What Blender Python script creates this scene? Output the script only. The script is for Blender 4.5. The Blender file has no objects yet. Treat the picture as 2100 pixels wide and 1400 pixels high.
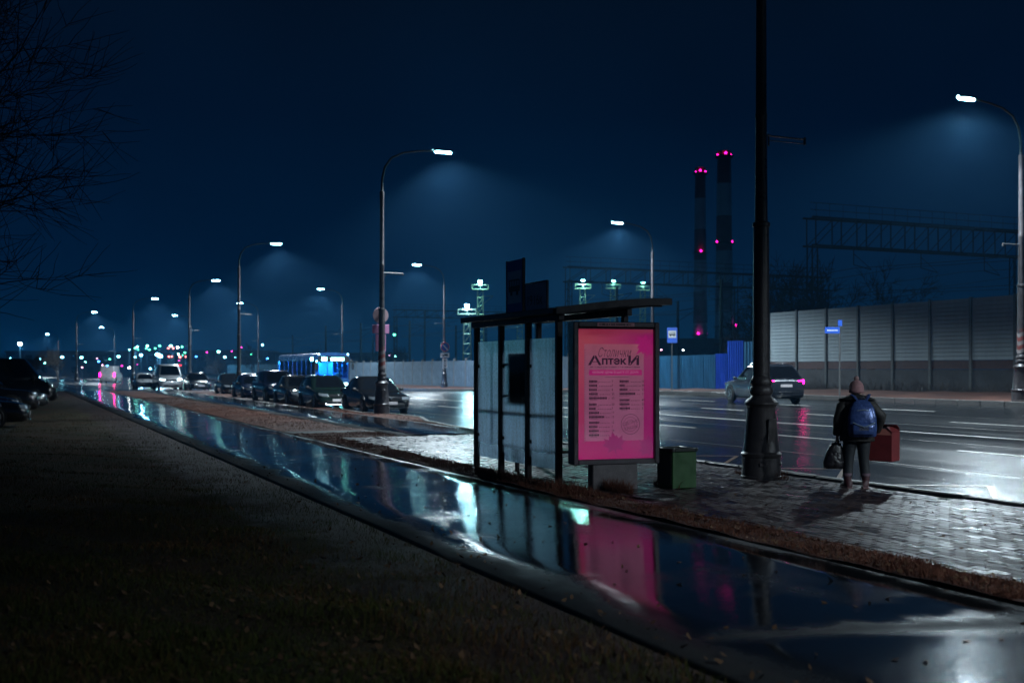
import bpy, bmesh, math, random
import numpy as np
from mathutils import Vector, Matrix, Euler
random.seed(7); RNG = np.random.default_rng(7)
SC = bpy.context.scene
COL = SC.collection
rad = math.radians
# ------------------------------------------------------------------ camera, sky, exposure
CS, SN = 0.9140, 0.4058            # the road frame: x runs across the road, y along it; the camera is turned from it
HC, FPX, YH = 1.70, 2300.0, 757.0  # eye height, focal length in photo pixels, horizon row
cam = bpy.data.cameras.new('camera'); cam_o = bpy.data.objects.new('camera', cam); COL.objects.link(cam_o)
cam_o.location = (0, 0, HC); cam_o.rotation_euler = (rad(90), 0, -math.atan2(SN, CS))
cam.sensor_width = 36; cam.lens = 36 * FPX / 2100; cam.shift_y = (YH - 700) / 2100
cam.clip_start = 0.1; cam.clip_end = 4000
cam.dof.use_dof = True; cam.dof.focus_distance = 17.0; cam.dof.aperture_fstop = 1.5
SC.camera = cam_o
w = bpy.data.worlds.new('World'); SC.world = w; w.use_nodes = True
wn = w.node_tree.nodes; wl = w.node_tree.links
tc = wn.new('ShaderNodeTexCoord'); sp = wn.new('ShaderNodeSeparateXYZ'); wl.new(tc.outputs['Generated'], sp.inputs[0])
rp = wn.new('ShaderNodeValToRGB'); wl.new(sp.outputs['Z'], rp.inputs[0])
for i, (pos, c) in enumerate([(0.0, (.0008, .022, .060)), (.09, (.0005, .0115, .038)), (.22, (.0005, .0060, .021)), (.40, (.0012, .0046, .0110))]):
    e = rp.color_ramp.elements[i] if i < 2 else rp.color_ramp.elements.new(pos)
    e.position = pos; e.color = (*c, 1)
ns = wn.new('ShaderNodeTexNoise'); ns.inputs['Scale'].default_value = 3.2; ns.inputs['Detail'].default_value = 3
wl.new(tc.outputs['Generated'], ns.inputs['Vector'])
mr = wn.new('ShaderNodeMapRange'); mr.inputs['To Min'].default_value = .5; mr.inputs['To Max'].default_value = 1.5
wl.new(ns.outputs['Fac'], mr.inputs['Value'])
vm = wn.new('ShaderNodeVectorMath'); vm.operation = 'SCALE'
wl.new(rp.outputs['Color'], vm.inputs[0]); wl.new(mr.outputs['Result'], vm.inputs['Scale'])
wl.new(vm.outputs[0], wn['Background'].inputs['Color']); wn['Background'].inputs['Strength'].default_value = .98
SC.view_settings.view_transform = 'Standard'; SC.view_settings.look = 'None'
SC.view_settings.exposure = 0; SC.view_settings.gamma = 1
SC.render.engine = 'CYCLES'
cy = SC.cycles
cy.use_denoising = True; cy.max_bounces = 8; cy.diffuse_bounces = 2; cy.glossy_bounces = 4
cy.transmission_bounces = 6; cy.transparent_max_bounces = 12; cy.volume_bounces = 0
cy.sample_clamp_indirect = 4; cy.sample_clamp_direct = 0; cy.caustics_reflective = False; cy.caustics_refractive = False
LAMP_W, LAMP_COL = 10000.0, (.74, .90, 1.0)

# ------------------------------------------------------------------ places
def xy(X, Y): return (CS * X + SN * Y, -SN * X + CS * Y)
def at(px, py, Y):
    x, y = xy((px - 1050) / FPX * Y, Y); return Vector((x, y, HC - (py - YH) / FPX * Y))
def gnd(px, py, z=0.0): return at(px, py, (HC - z) * FPX / (py - YH))
def on_p(px, p):           # point on the line x = p seen in column px
    t = (px - 1050) / FPX; Y = p / (CS * t + SN); return Vector((p, CS * Y - SN * t * Y, 0)), Y
def sm(a, b, v):
    t = min(1, max(0, (v - a) / (b - a))); return t * t * (3 - 2 * t)
def road_z(p, q): return -.11 + .033 * max(0, p - 11.5) * (1 - .9 * sm(40, 95, q))
def kerb_p(q):
    return float(np.interp(q, [-60, 26, 30, 34, 37, 40.9, 41.6, 68, 92], [11.5, 11.5, 11.8, 12.2, 13.05, 13.2, 12.35, 14.0, 14.2]))
FARK = 29.6
def ground_z(p, q):
    if p < kerb_p(min(q, 92)) and q < 93: return 0.0
    if p < FARK: return road_z(p, q)
    return road_z(FARK, q) + .13

# ------------------------------------------------------------------ materials
MATS = {}
def nodes_of(name):
    m = bpy.data.materials.new(name); m.use_nodes = True; return m, m.node_tree.nodes, m.node_tree.links, m.node_tree.nodes['Principled BSDF']
def M(name, col, rough=.5, metal=0., var=.3, vs=6., bump=.0, bs=60., emit=None, es=0., coat=0., rvar=.0, spec=.5, trans=0., streak=1.):
    if name in MATS: return MATS[name]
    m, n, l, b = nodes_of(name)
    b.inputs['Roughness'].default_value = rough; b.inputs['Metallic'].default_value = metal
    b.inputs['Coat Weight'].default_value = coat; b.inputs['Coat Roughness'].default_value = .08
    b.inputs['Specular IOR Level'].default_value = spec; b.inputs['Transmission Weight'].default_value = trans
    t = n.new('ShaderNodeTexCoord'); mp = n.new('ShaderNodeMapping'); mp.inputs['Scale'].default_value = (1, 1, streak)
    l.new(t.outputs['Object'], mp.inputs[0])
    nz = n.new('ShaderNodeTexNoise'); nz.inputs['Scale'].default_value = vs; nz.inputs['Detail'].default_value = 6; nz.inputs['Roughness'].default_value = .65
    l.new(mp.outputs[0], nz.inputs['Vector'])
    r = n.new('ShaderNodeMapRange'); r.inputs['From Min'].default_value = .25; r.inputs['From Max'].default_value = .75
    r.inputs['To Min'].default_value = 1 - var; r.inputs['To Max'].default_value = 1 + var; l.new(nz.outputs['Fac'], r.inputs['Value'])
    s = n.new('ShaderNodeVectorMath'); s.operation = 'SCALE'; s.inputs[0].default_value = col; l.new(r.outputs[0], s.inputs['Scale'])
    l.new(s.outputs[0], b.inputs['Base Color'])
    if rvar:
        r2 = n.new('ShaderNodeMapRange'); r2.inputs['From Min'].default_value = .3; r2.inputs['From Max'].default_value = .7
        r2.inputs['To Min'].default_value = max(.02, rough - rvar); r2.inputs['To Max'].default_value = min(1, rough + rvar)
        l.new(nz.outputs['Fac'], r2.inputs['Value']); l.new(r2.outputs[0], b.inputs['Roughness'])
    if bump:
        n2 = n.new('ShaderNodeTexNoise'); n2.inputs['Scale'].default_value = bs; n2.inputs['Detail'].default_value = 4; l.new(t.outputs['Object'], n2.inputs['Vector'])
        bp = n.new('ShaderNodeBump'); bp.inputs['Strength'].default_value = bump; bp.inputs['Distance'].default_value = .02
        l.new(n2.outputs['Fac'], bp.inputs['Height']); l.new(bp.outputs[0], b.inputs['Normal'])
    if emit:
        b.inputs['Emission Color'].default_value = (*emit, 1); b.inputs['Emission Strength'].default_value = es
    MATS[name] = m; return m
def glow(name, col, s): return M(name, (.02, .02, .02), .4, var=0, emit=col, es=s)
def mnode(n, l, op, a, b=None, clamp=False):
    q = n.new('ShaderNodeMath'); q.operation = op; q.use_clamp = clamp
    for i, v in enumerate((a, b)):
        if v is None: continue
        if isinstance(v, (int, float)): q.inputs[i].default_value = v
        else: l.new(v, q.inputs[i])
    return q.outputs[0]
def noise(n, l, vec, scale, detail=4, rough=.6, stretch=(1, 1, 1)):
    mp = n.new('ShaderNodeMapping'); mp.inputs['Scale'].default_value = stretch; l.new(vec, mp.inputs[0])
    z = n.new('ShaderNodeTexNoise'); z.inputs['Scale'].default_value = scale; z.inputs['Detail'].default_value = detail; z.inputs['Roughness'].default_value = rough
    l.new(mp.outputs[0], z.inputs['Vector']); return z.outputs['Fac']
def ramp(n, l, fac, stops):
    r = n.new('ShaderNodeValToRGB'); l.new(fac, r.inputs[0])
    for i, (p, c) in enumerate(stops):
        e = r.color_ramp.elements[i] if i < 2 else r.color_ramp.elements.new(p)
        e.position = p; e.color = (*c, 1) if len(c) == 3 else c
    return r.outputs['Color']
def maprange(n, l, v, a, b, c, d, smooth=False):
    r = n.new('ShaderNodeMapRange'); r.inputs['From Min'].default_value = a; r.inputs['From Max'].default_value = b
    r.inputs['To Min'].default_value = c; r.inputs['To Max'].default_value = d
    if smooth: r.interpolation_type = 'SMOOTHSTEP'
    l.new(v, r.inputs['Value']); return r.outputs[0]
def bumpn(n, l, b, layers):
    prev = None
    for h, st, dist in layers:
        bp = n.new('ShaderNodeBump'); bp.inputs['Distance'].default_value = dist
        if isinstance(st, (int, float)): bp.inputs['Strength'].default_value = st
        else: l.new(st, bp.inputs['Strength'])
        l.new(h, bp.inputs['Height'])
        if prev: l.new(prev, bp.inputs['Normal'])
        prev = bp.outputs[0]
    l.new(prev, b.inputs['Normal'])

def path_material(name, pl, pr, ridge=False):
    """wet asphalt: standing water in the middle, damp rough asphalt along the edges"""
    m, n, l, b = nodes_of(name)
    t = n.new('ShaderNodeTexCoord').outputs['Object']; s = n.new('ShaderNodeSeparateXYZ'); l.new(t, s.inputs[0])
    nz = noise(n, l, t, .9, 5, .55, (1, .35, 1)); nf = noise(n, l, t, 7, 5, .6, (1, .6, 1))
    wob = mnode(n, l, 'ADD', mnode(n, l, 'MULTIPLY', mnode(n, l, 'SUBTRACT', nz, .5), 2.6), mnode(n, l, 'MULTIPLY', mnode(n, l, 'SUBTRACT', nf, .5), .6))
    dl = mnode(n, l, 'SUBTRACT', s.outputs['X'], pl + .08); dr = mnode(n, l, 'SUBTRACT', pr + .20, s.outputs['X'])
    edge = mnode(n, l, 'MINIMUM', dl, dr)
    if ridge:
        rl = mnode(n, l, 'ADD', mnode(n, l, 'SUBTRACT', s.outputs['Y'], 6.93), mnode(n, l, 'MULTIPLY', s.outputs['X'], .235))
        rl = mnode(n, l, 'ABSOLUTE', mnode(n, l, 'ADD', rl, mnode(n, l, 'MULTIPLY', wob, .22)))
        wide = maprange(n, l, s.outputs['X'], 5.3, 6.6, 1.0, .5)
        edge = mnode(n, l, 'MINIMUM', edge, mnode(n, l, 'MULTIPLY', mnode(n, l, 'ADD', rl, .16), wide))
    wet = maprange(n, l, mnode(n, l, 'ADD', edge, mnode(n, l, 'MULTIPLY', wob, .35)), .02, .50, 0, 1, True)
    speck = maprange(n, l, noise(n, l, t, 75, 2, .5), .44, .56, 0, 1)
    shallow = mnode(n, l, 'MAXIMUM', maprange(n, l, s.outputs['Y'], 4.9, 5.7, .30, 0), maprange(n, l, noise(n, l, t, .6, 3), .55, .68, 0, .5))
    wet = mnode(n, l, 'MULTIPLY', wet, mnode(n, l, 'SUBTRACT', 1.0, mnode(n, l, 'MULTIPLY', speck, shallow)))
    grain = noise(n, l, t, 160, 3, .7); grain2 = noise(n, l, t, 55, 5, .7)
    dry = ramp(n, l, grain2, [(.3, (.026, .027, .028)), (.7, (.064, .065, .064))])
    mx = n.new('ShaderNodeMix'); mx.data_type = 'RGBA'; l.new(wet, mx.inputs['Factor']); l.new(dry, mx.inputs['A']); mx.inputs['B'].default_value = (.010, .011, .013, 1)
    l.new(mx.outputs['Result'], b.inputs['Base Color'])
    l.new(maprange(n, l, wet, 0, 1, .58, .06), b.inputs['Roughness'])
    l.new(maprange(n, l, wet, 0, 1, .14, .5), b.inputs['Specular IOR Level'])
    calm = maprange(n, l, noise(n, l, t, .45, 3, .5), .38, .62, .25, 1.0)
    near = maprange(n, l, s.outputs['Y'], 6.0, 12.0, .22, 1.0)
    amp = mnode(n, l, 'MULTIPLY', mnode(n, l, 'MULTIPLY', calm, near), wet)
    r1 = noise(n, l, t, 5.5, 2, .5, (.45, 1, 1)); r2 = noise(n, l, t, 17, 2, .5, (.5, 1, 1)); r3 = noise(n, l, t, 46, 2, .5, (.6, 1, 1))
    coarse = 0.0
    bumpn(n, l, b, [(r1, amp, .0012), (r2, amp, .0034), (r3, amp, .0026), (grain, maprange(n, l, wet, 0, 1, .6, .0), .0025), (grain2, maprange(n, l, wet, 0, 1, .5, .012), .006)])
    return m
def road_material():
    m, n, l, b = nodes_of('wet_road_asphalt')
    t = n.new('ShaderNodeTexCoord').outputs['Object']
    big = noise(n, l, t, .35, 5, .6, (1, .22, 1)); g = noise(n, l, t, 95, 4, .75); g2 = noise(n, l, t, 22, 5, .7)
    l.new(ramp(n, l, g2, [(.3, (.006, .0065, .007)), (.7, (.019, .020, .021))]), b.inputs['Base Color'])
    track = noise(n, l, t, 1.1, 4, .6, (1, .015, 1))
    l.new(maprange(n, l, mnode(n, l, 'ADD', mnode(n, l, 'MULTIPLY', big, .5), mnode(n, l, 'MULTIPLY', track, .5)), .40, .60, .13, .27), b.inputs['Roughness'])
    bumpn(n, l, b, [(g, .5, .003), (g2, .5, .006), (noise(n, l, t, 16, 3, .6, (1, .4, 1)), .6, .007)]); b.inputs['Specular IOR Level'].default_value = .38
    return m
def lawn_material(name, c1, c2, mud=False):
    m, n, l, b = nodes_of(name)
    t = n.new('ShaderNodeTexCoord').outputs['Object']; s = n.new('ShaderNodeSeparateXYZ'); l.new(t, s.inputs[0])
    a = noise(n, l, t, .55, 6, .62); f = noise(n, l, t, 30, 6, .7)
    c = ramp(n, l, mnode(n, l, 'ADD', mnode(n, l, 'MULTIPLY', a, .65), mnode(n, l, 'MULTIPLY', f, .35)), [(.36, c1), (.62, c2)])
    if mud:
        near = maprange(n, l, s.outputs['X'], 1.0, 3.3, 0, 1, True)
        k = maprange(n, l, mnode(n, l, 'ADD', mnode(n, l, 'MULTIPLY', near, .55), noise(n, l, t, 1.3, 6, .65)), .82, 1.02, 0, 1, True)
        mx = n.new('ShaderNodeMix'); mx.data_type = 'RGBA'; l.new(k, mx.inputs['Factor']); l.new(c, mx.inputs['A']); mx.inputs['B'].default_value = (.046, .024, .019, 1)
        c = mx.outputs['Result']; l.new(maprange(n, l, k, 0, 1, .9, .58), b.inputs['Roughness'])
    else: b.inputs['Roughness'].default_value = .85
    l.new(c, b.inputs['Base Color']); bumpn(n, l, b, [(f, .8, .05)])
    return m
def paver_material():
    m, n, l, b = nodes_of('wet_concrete_paver')
    t = n.new('ShaderNodeTexCoord').outputs['Object']
    g = n.new('ShaderNodeNewGeometry'); oi = n.new('ShaderNodeObjectInfo')
    rnd = mnode(n, l, 'FRACT', mnode(n, l, 'ADD', g.outputs['Random Per Island'], oi.outputs['Random']))
    c = ramp(n, l, rnd, [(.0, (.024, .015, .015)), (.5, (.040, .024, .024)), (1.0, (.060, .037, .036))])
    f = noise(n, l, t, 70, 5, .7)
    mx = n.new('ShaderNodeMix'); mx.data_type = 'RGBA'; mx.blend_type = 'MULTIPLY'; mx.inputs['Factor'].default_value = .7
    l.new(c, mx.inputs['A']); l.new(ramp(n, l, f, [(.25, (.5, .5, .5)), (.75, (1.3, 1.3, 1.3))]), mx.inputs['B'])
    l.new(mx.outputs['Result'], b.inputs['Base Color'])
    l.new(maprange(n, l, rnd, 0, 1, .24, .48), b.inputs['Roughness']); b.inputs['Specular IOR Level'].default_value = .27
    bumpn(n, l, b, [(f, .5, .0035)])
    return m
def frosted_glass():
    """pane whose road side is covered with rain and condensation; the path side is smooth wet glass"""
    m, n, l, b = nodes_of('rain_covered_glass'); out = n['Material Output']; n.remove(b)
    t = n.new('ShaderNodeTexCoord').outputs['Object']; s = n.new('ShaderNodeSeparateXYZ'); l.new(t, s.inputs[0])
    dr = noise(n, l, t, 42, 3, .65, (1, 1, .75)); st = noise(n, l, t, 9, 5, .7, (1, 1, .10)); cl = noise(n, l, t, 2.5, 4)
    back = mnode(n, l, 'GREATER_THAN', s.outputs['X'], 0.0)
    drops = maprange(n, l, mnode(n, l, 'ADD', mnode(n, l, 'MULTIPLY', dr, .55), mnode(n, l, 'MULTIPLY', st, .5)), .40, .60, .58, 1.0)
    film = maprange(n, l, mnode(n, l, 'ADD', s.outputs['Z'], mnode(n, l, 'MULTIPLY', cl, .12)), .52, .60, .25, 1.0)
    vs = n.new('ShaderNodeVectorMath'); vs.operation = 'SCALE'; vs.inputs[0].default_value = (.52, .76, 1.0); l.new(drops, vs.inputs['Scale'])
    bp = n.new('ShaderNodeBump'); bp.inputs['Strength'].default_value = .5; bp.inputs['Distance'].default_value = .006; l.new(dr, bp.inputs['Height'])
    rb = n.new('ShaderNodeBsdfRefraction'); rb.inputs['IOR'].default_value = 1.15; l.new(vs.outputs[0], rb.inputs['Color']); l.new(bp.outputs[0], rb.inputs['Normal'])
    l.new(maprange(n, l, mnode(n, l, 'MULTIPLY', film, maprange(n, l, cl, .3, .7, .8, 1.1)), 0, 1, .15, .60), rb.inputs['Roughness'])
    tl = n.new('ShaderNodeBsdfTranslucent'); l.new(vs.outputs[0], tl.inputs['Color'])
    mb = n.new('ShaderNodeMixShader'); l.new(mnode(n, l, 'MULTIPLY', film, .60), mb.inputs[0]); l.new(rb.outputs[0], mb.inputs[1]); l.new(tl.outputs[0], mb.inputs[2])
    rf = n.new('ShaderNodeBsdfRefraction'); rf.inputs['IOR'].default_value = 1.15; rf.inputs['Roughness'].default_value = 0.0
    gl = n.new('ShaderNodeBsdfGlossy'); gl.inputs['Roughness'].default_value = .06
    fr = n.new('ShaderNodeFresnel'); fr.inputs['IOR'].default_value = 1.3
    mf = n.new('ShaderNodeMixShader'); l.new(fr.outputs[0], mf.inputs[0]); l.new(rf.outputs[0], mf.inputs[1]); l.new(gl.outputs[0], mf.inputs[2])
    mx = n.new('ShaderNodeMixShader'); l.new(back, mx.inputs[0]); l.new(mf.outputs[0], mx.inputs[1]); l.new(mb.outputs[0], mx.inputs[2])
    l.new(mx.outputs[0], out.inputs['Surface']); return m
def clear_glass(name, tint, alpha=.85, rough=.03):
    if name in MATS: return MATS[name]
    m, n, l, b = nodes_of(name); out = n['Material Output']; n.remove(b)
    tr = n.new('ShaderNodeBsdfTransparent'); tr.inputs['Color'].default_value = (*tint, 1)
    gl = n.new('ShaderNodeBsdfGlossy'); gl.inputs['Roughness'].default_value = rough
    fr = n.new('ShaderNodeFresnel'); fr.inputs['IOR'].default_value = 1.45
    mx = n.new('ShaderNodeMixShader'); l.new(fr.outputs[0], mx.inputs[0]); l.new(tr.outputs[0], mx.inputs[1]); l.new(gl.outputs[0], mx.inputs[2])
    l.new(mx.outputs[0], out.inputs['Surface']); MATS[name] = m; return m

# ------------------------------------------------------------------ mesh helpers
class B:
    def __init__(s): s.v = []; s.f = []
    def add(s, vs, fs, mtx=None):
        o = len(s.v)
        s.v += [tuple(mtx @ Vector(v)) for v in vs] if mtx else [tuple(v) for v in vs]
        s.f += [tuple(i + o for i in f) for f in fs]; return s
    def box(s, c, d, rot=None, taper=1.0, bev=0.0):
        hx, hy, hz = d[0] / 2, d[1] / 2, d[2] / 2; mtx = Matrix.Translation(c)
        if rot: mtx = mtx @ Euler(rot).to_matrix().to_4x4()
        if bev:
            k = bev; L = [(-hz, k), (-hz + k, 0), (hz - k, 0), (hz, k)]; vs = []
            for z, i in L:
                tt = taper if z > 0 else 1
                x, y = (hx - i) * tt, (hy - i) * tt; c2 = k if i == 0 else k * .5
                vs += [(-x + c2, -y, z), (x - c2, -y, z), (x, -y + c2, z), (x, y - c2, z), (x - c2, y, z), (-x + c2, y, z), (-x, y - c2, z), (-x, -y + c2, z)]
            fs = [tuple(range(7, -1, -1)), tuple(range(24, 32))]
            for r in range(3):
                for i in range(8): fs.append((r * 8 + i, r * 8 + (i + 1) % 8, r * 8 + 8 + (i + 1) % 8, r * 8 + 8 + i))
            return s.add(vs, fs, mtx)
        t = taper
        vs = [(-hx, -hy, -hz), (hx, -hy, -hz), (hx, hy, -hz), (-hx, hy, -hz), (-hx * t, -hy * t, hz), (hx * t, -hy * t, hz), (hx * t, hy * t, hz), (-hx * t, hy * t, hz)]
        return s.add(vs, [(3, 2, 1, 0), (4, 5, 6, 7), (0, 1, 5, 4), (1, 2, 6, 5), (2, 3, 7, 6), (3, 0, 4, 7)], mtx)
    def tube(s, pts, rs, n=8, cap=True, flat=None):
        pts = [Vector(p) for p in pts]
        if isinstance(rs, (int, float)): rs = [rs] * len(pts)
        rings = []; up0 = None
        for i, p in enumerate(pts):
            d = (pts[min(i + 1, len(pts) - 1)] - pts[max(i - 1, 0)]).normalized()
            ref = Vector((0, 0, 1)) if abs(d.z) < .95 else Vector((1, 0, 0))
            if up0 is not None and abs(up0.dot(d)) < .97: ref = up0
            a = d.cross(ref).normalized(); b2 = a.cross(d).normalized(); up0 = b2
            fx, fy = flat if flat else (1, 1)
            rings.append([p + a * math.cos(2 * math.pi * k / n) * rs[i] * fx + b2 * math.sin(2 * math.pi * k / n) * rs[i] * fy for k in range(n)])
        return s.loft(rings, cap)
    def loft(s, rings, cap=True, closed=True):
        n = len(rings[0]); vs = [v for r in rings for v in r]; fs = []
        for i in range(len(rings) - 1):
            for k in range(n if closed else n - 1):
                k2 = (k + 1) % n; fs.append((i * n + k, i * n + k2, (i + 1) * n + k2, (i + 1) * n + k))
        if cap: fs += [tuple(range(n - 1, -1, -1)), tuple(range((len(rings) - 1) * n, len(rings) * n))]
        return s.add(vs, fs)
    def lathe(s, prof, n=20, c=(0, 0, 0), axis='z', cap=True):
        rings = []
        for r, z in prof:
            ring = []
            for k in range(n):
                a = 2 * math.pi * k / n; x, y = r * math.cos(a), r * math.sin(a)
                v = {'z': (x, y, z), 'x': (z, x, y), 'y': (y, z, x)}[axis]; ring.append((v[0] + c[0], v[1] + c[1], v[2] + c[2]))
            rings.append(ring)
        return s.loft(rings, cap)
    def ball(s, c, r, n=12, sc=(1, 1, 1), jit=0.):
        rings = []
        for i in range(n // 2 + 1):
            th = math.pi * (i + .02) / (n // 2 + .04); ring = []
            for k in range(n):
                a = 2 * math.pi * k / n; rr = r * (1 + random.uniform(-jit, jit))
                ring.append((c[0] + rr * math.sin(th) * math.cos(a) * sc[0], c[1] + rr * math.sin(th) * math.sin(a) * sc[1], c[2] - rr * math.cos(th) * sc[2]))
            rings.append(ring)
        return s.loft(rings)
    def prism(s, poly, h, mtx=None):     # polygon in xz, thickness along y
        n = len(poly); vs = [(x, 0, z) for x, z in poly] + [(x, h, z) for x, z in poly]
        fs = [tuple(range(n)), tuple(range(2 * n - 1, n - 1, -1))] + [(i + n, (i + 1) % n + n, (i + 1) % n, i) for i in range(n)]
        return s.add(vs, fs, mtx)
    def mesh(s, name, mat, smooth=40):
        me = bpy.data.meshes.new(name); me.from_pydata(s.v, [], s.f); me.validate()
        bm = bmesh.new(); bm.from_mesh(me); bmesh.ops.recalc_face_normals(bm, faces=bm.faces); bm.to_mesh(me); bm.free()
        if mat: me.materials.append(mat)
        if smooth:
            me.polygons.foreach_set('use_smooth', [True] * len(me.polygons)); me.set_sharp_from_angle(angle=rad(smooth))
        return me
    def build(s, name, mat, parent=None, smooth=40, loc=None, rot=None):
        return link(name, s.mesh(name, mat, smooth), parent, loc, rot)
def link(name, data, parent=None, loc=None, rot=None):
    o = bpy.data.objects.new(name, data); COL.objects.link(o)
    if parent: o.parent = parent
    if loc is not None: o.location = loc
    if rot is not None: o.rotation_euler = rot
    return o
def tag(o, label=None, cat=None, group=None, kind=None):
    if label: o['label'] = label
    if cat: o['category'] = cat
    if group: o['group'] = group
    if kind: o['kind'] = kind
    return o
def thing(name, label, cat, loc=(0, 0, 0), rz=0., group=None):
    return tag(link(name, None, None, loc, (0, 0, rz)), label, cat, group)
def struct(o): o['kind'] = 'structure'; return o
def dup(root, loc, rz, label=None, group=None):
    r = root.copy(); COL.objects.link(r); r.location = loc; r.rotation_euler = (0, 0, rz)
    if label: r['label'] = label
    if group: r['group'] = group
    for ch in list(root.children):
        c = ch.copy(); COL.objects.link(c); c.parent = r
        for g in list(ch.children):
            d = g.copy(); COL.objects.link(d); d.parent = c
    return r
def fastmesh(name, verts, faces, mat, smooth=False):
    """verts (n,3), faces (m,k) numpy"""
    me = bpy.data.meshes.new(name); k = faces.shape[1]
    me.vertices.add(len(verts)); me.vertices.foreach_set('co', verts.astype(np.float32).ravel())
    me.loops.add(faces.size); me.loops.foreach_set('vertex_index', faces.astype(np.int32).ravel())
    me.polygons.add(len(faces)); me.polygons.foreach_set('loop_start', np.arange(0, faces.size, k, dtype=np.int32)); me.polygons.foreach_set('loop_total', np.full(len(faces), k, dtype=np.int32))
    me.update(calc_edges=True); me.validate()
    if mat: me.materials.append(mat)
    if smooth: me.polygons.foreach_set('use_smooth', [True] * len(me.polygons))
    return me
def grid(name, us, vs, zf, mat, smooth=True):
    U, V = np.meshgrid(us, vs); Z = np.vectorize(zf)(U, V); nu = len(us)
    idx = np.arange(U.size).reshape(U.shape)
    f = np.stack([idx[:-1, :-1].ravel(), idx[:-1, 1:].ravel(), idx[1:, 1:].ravel(), idx[1:, :-1].ravel()], 1)
    return fastmesh(name, np.stack([U.ravel(), V.ravel(), Z.ravel()], 1), f, mat, smooth)
def text_mesh(body, mat, wid=None, hei=None, extrude=.0012, shear=0., offset=0.):
    c = bpy.data.curves.new('lettering', 'FONT'); c.body = body; c.size = 1; c.shear = shear; c.offset = offset; c.align_x = 'CENTER'; c.align_y = 'CENTER'; c.resolution_u = 3
    o = bpy.data.objects.new('lettering', c); COL.objects.link(o)
    dg = bpy.context.evaluated_depsgraph_get(); me = bpy.data.meshes.new_from_object(o.evaluated_get(dg)); bpy.data.objects.remove(o); bpy.data.curves.remove(c)
    co = np.empty(len(me.vertices) * 3, np.float32); me.vertices.foreach_get('co', co); co = co.reshape(-1, 3)
    if not len(co): return me
    mn, mx = co.min(0), co.max(0); cen = (mn + mx) / 2
    sx = wid / (mx[0] - mn[0]) if wid else None; sz = hei / (mx[1] - mn[1]) if hei else None
    sx = sx or sz; sz = sz or sx
    out = np.stack([(co[:, 0] - cen[0]) * sx, np.zeros(len(co)), (co[:, 1] - cen[1]) * sz], 1).astype(np.float32)
    me.vertices.foreach_set('co', out.ravel()); me.materials.clear(); me.materials.append(mat); me.update(); return me

# ================================================================== THE SETTING
PL, PR = 3.61, 6.63          # footpath edges
VL, VR = 7.26, 11.36         # bus-stop paving edges
mat_earth = lawn_material('dark_earth', (.012, .011, .009), (.028, .024, .018))
mat_lawn = lawn_material('autumn_lawn', (.014, .022, .003), (.065, .030, .013), mud=True)
mat_verge = lawn_material('leafy_verge', (.035, .012, .008), (.115, .044, .028))
mat_path = path_material('wet_path_asphalt', PL, PR, True)
mat_walk = path_material('wet_walk_asphalt', 8.95, 11.75)
mat_road = road_material()
mat_paver = paver_material()
mat_kerb = M('wet_kerb_concrete', (.085, .082, .078), .45, var=.35, vs=14, bump=.3, rvar=.15)
mat_paint = M('worn_road_paint', (.48, .48, .46), .4, var=.5, vs=9, bump=.2)
mat_yellow = M('worn_orange_paint', (.20, .11, .06), .35, var=.8, vs=5, bump=.2)
mat_joint = M('wet_joint_sand', (.022, .019, .018), .5, var=.4, vs=30, bump=.4)

def bumpz(p, q):
    return .035 * math.sin(p * 1.9 + 1.3 * math.sin(q * .8)) * math.sin(q * 1.4 + p * .6) + .02 * math.sin(p * 4.3 + q * 3.1)
def lawn_z(p, q): return -.025 + bumpz(p, q) * sm(0, 1.2, PL - p) - .25 * sm(-1, -30, p) * 0
def verge_z(p, q): return .0 + .018 * math.sin(p * 5 + q * 2.3) * math.sin(q * 3.7 - p * 2)
struct(link('ground', grid('ground', np.array([-880, -300, -100, -40, 60, 150, 400, 880.]), np.array([-880, -200, -40, 0, 60, 150, 400, 880.]), lambda p, q: -.45, mat_earth)))
struct(link('lawn', grid('lawn', np.r_[np.linspace(-60, -8, 14), np.linspace(-7.6, PL - .03, 46)], np.r_[np.linspace(-25, 2, 8), np.linspace(2.4, 30, 100), np.linspace(31, 95, 40)], lawn_z, mat_lawn)))
# verge strips: one sheet under the hard surfaces between footpath and kerb
vq = np.r_[np.linspace(-30, 4, 12), np.linspace(4.3, 42, 140), np.linspace(42.5, 92, 60)]
us = np.linspace(0, 1, 36)
U, Q = np.meshgrid(us, vq); KP = np.array([kerb_p(q) for q in vq])[:, None]
P = PR + .02 + U * (KP - .14 - PR - .02)
Zv = np.vectorize(verge_z)(P, Q) + .018
inpav = (P > VL + .03) & (P < VR + .05) & (Q < 27.2); inwalk = (P > 8.98) & (P < 11.7) & (Q >= 27.2); incon = (P < 9.1) & (Q > 29.0) & (Q < 30.1)
Zv = np.where(inpav | inwalk | incon, -.08, Zv)
idx = np.arange(P.size).reshape(P.shape)
struct(link('verge', fastmesh('verge', np.stack([P.ravel(), Q.ravel(), Zv.ravel()], 1), np.stack([idx[:-1, :-1].ravel(), idx[:-1, 1:].ravel(), idx[1:, 1:].ravel(), idx[1:, :-1].ravel()], 1), mat_verge, True)))
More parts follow.
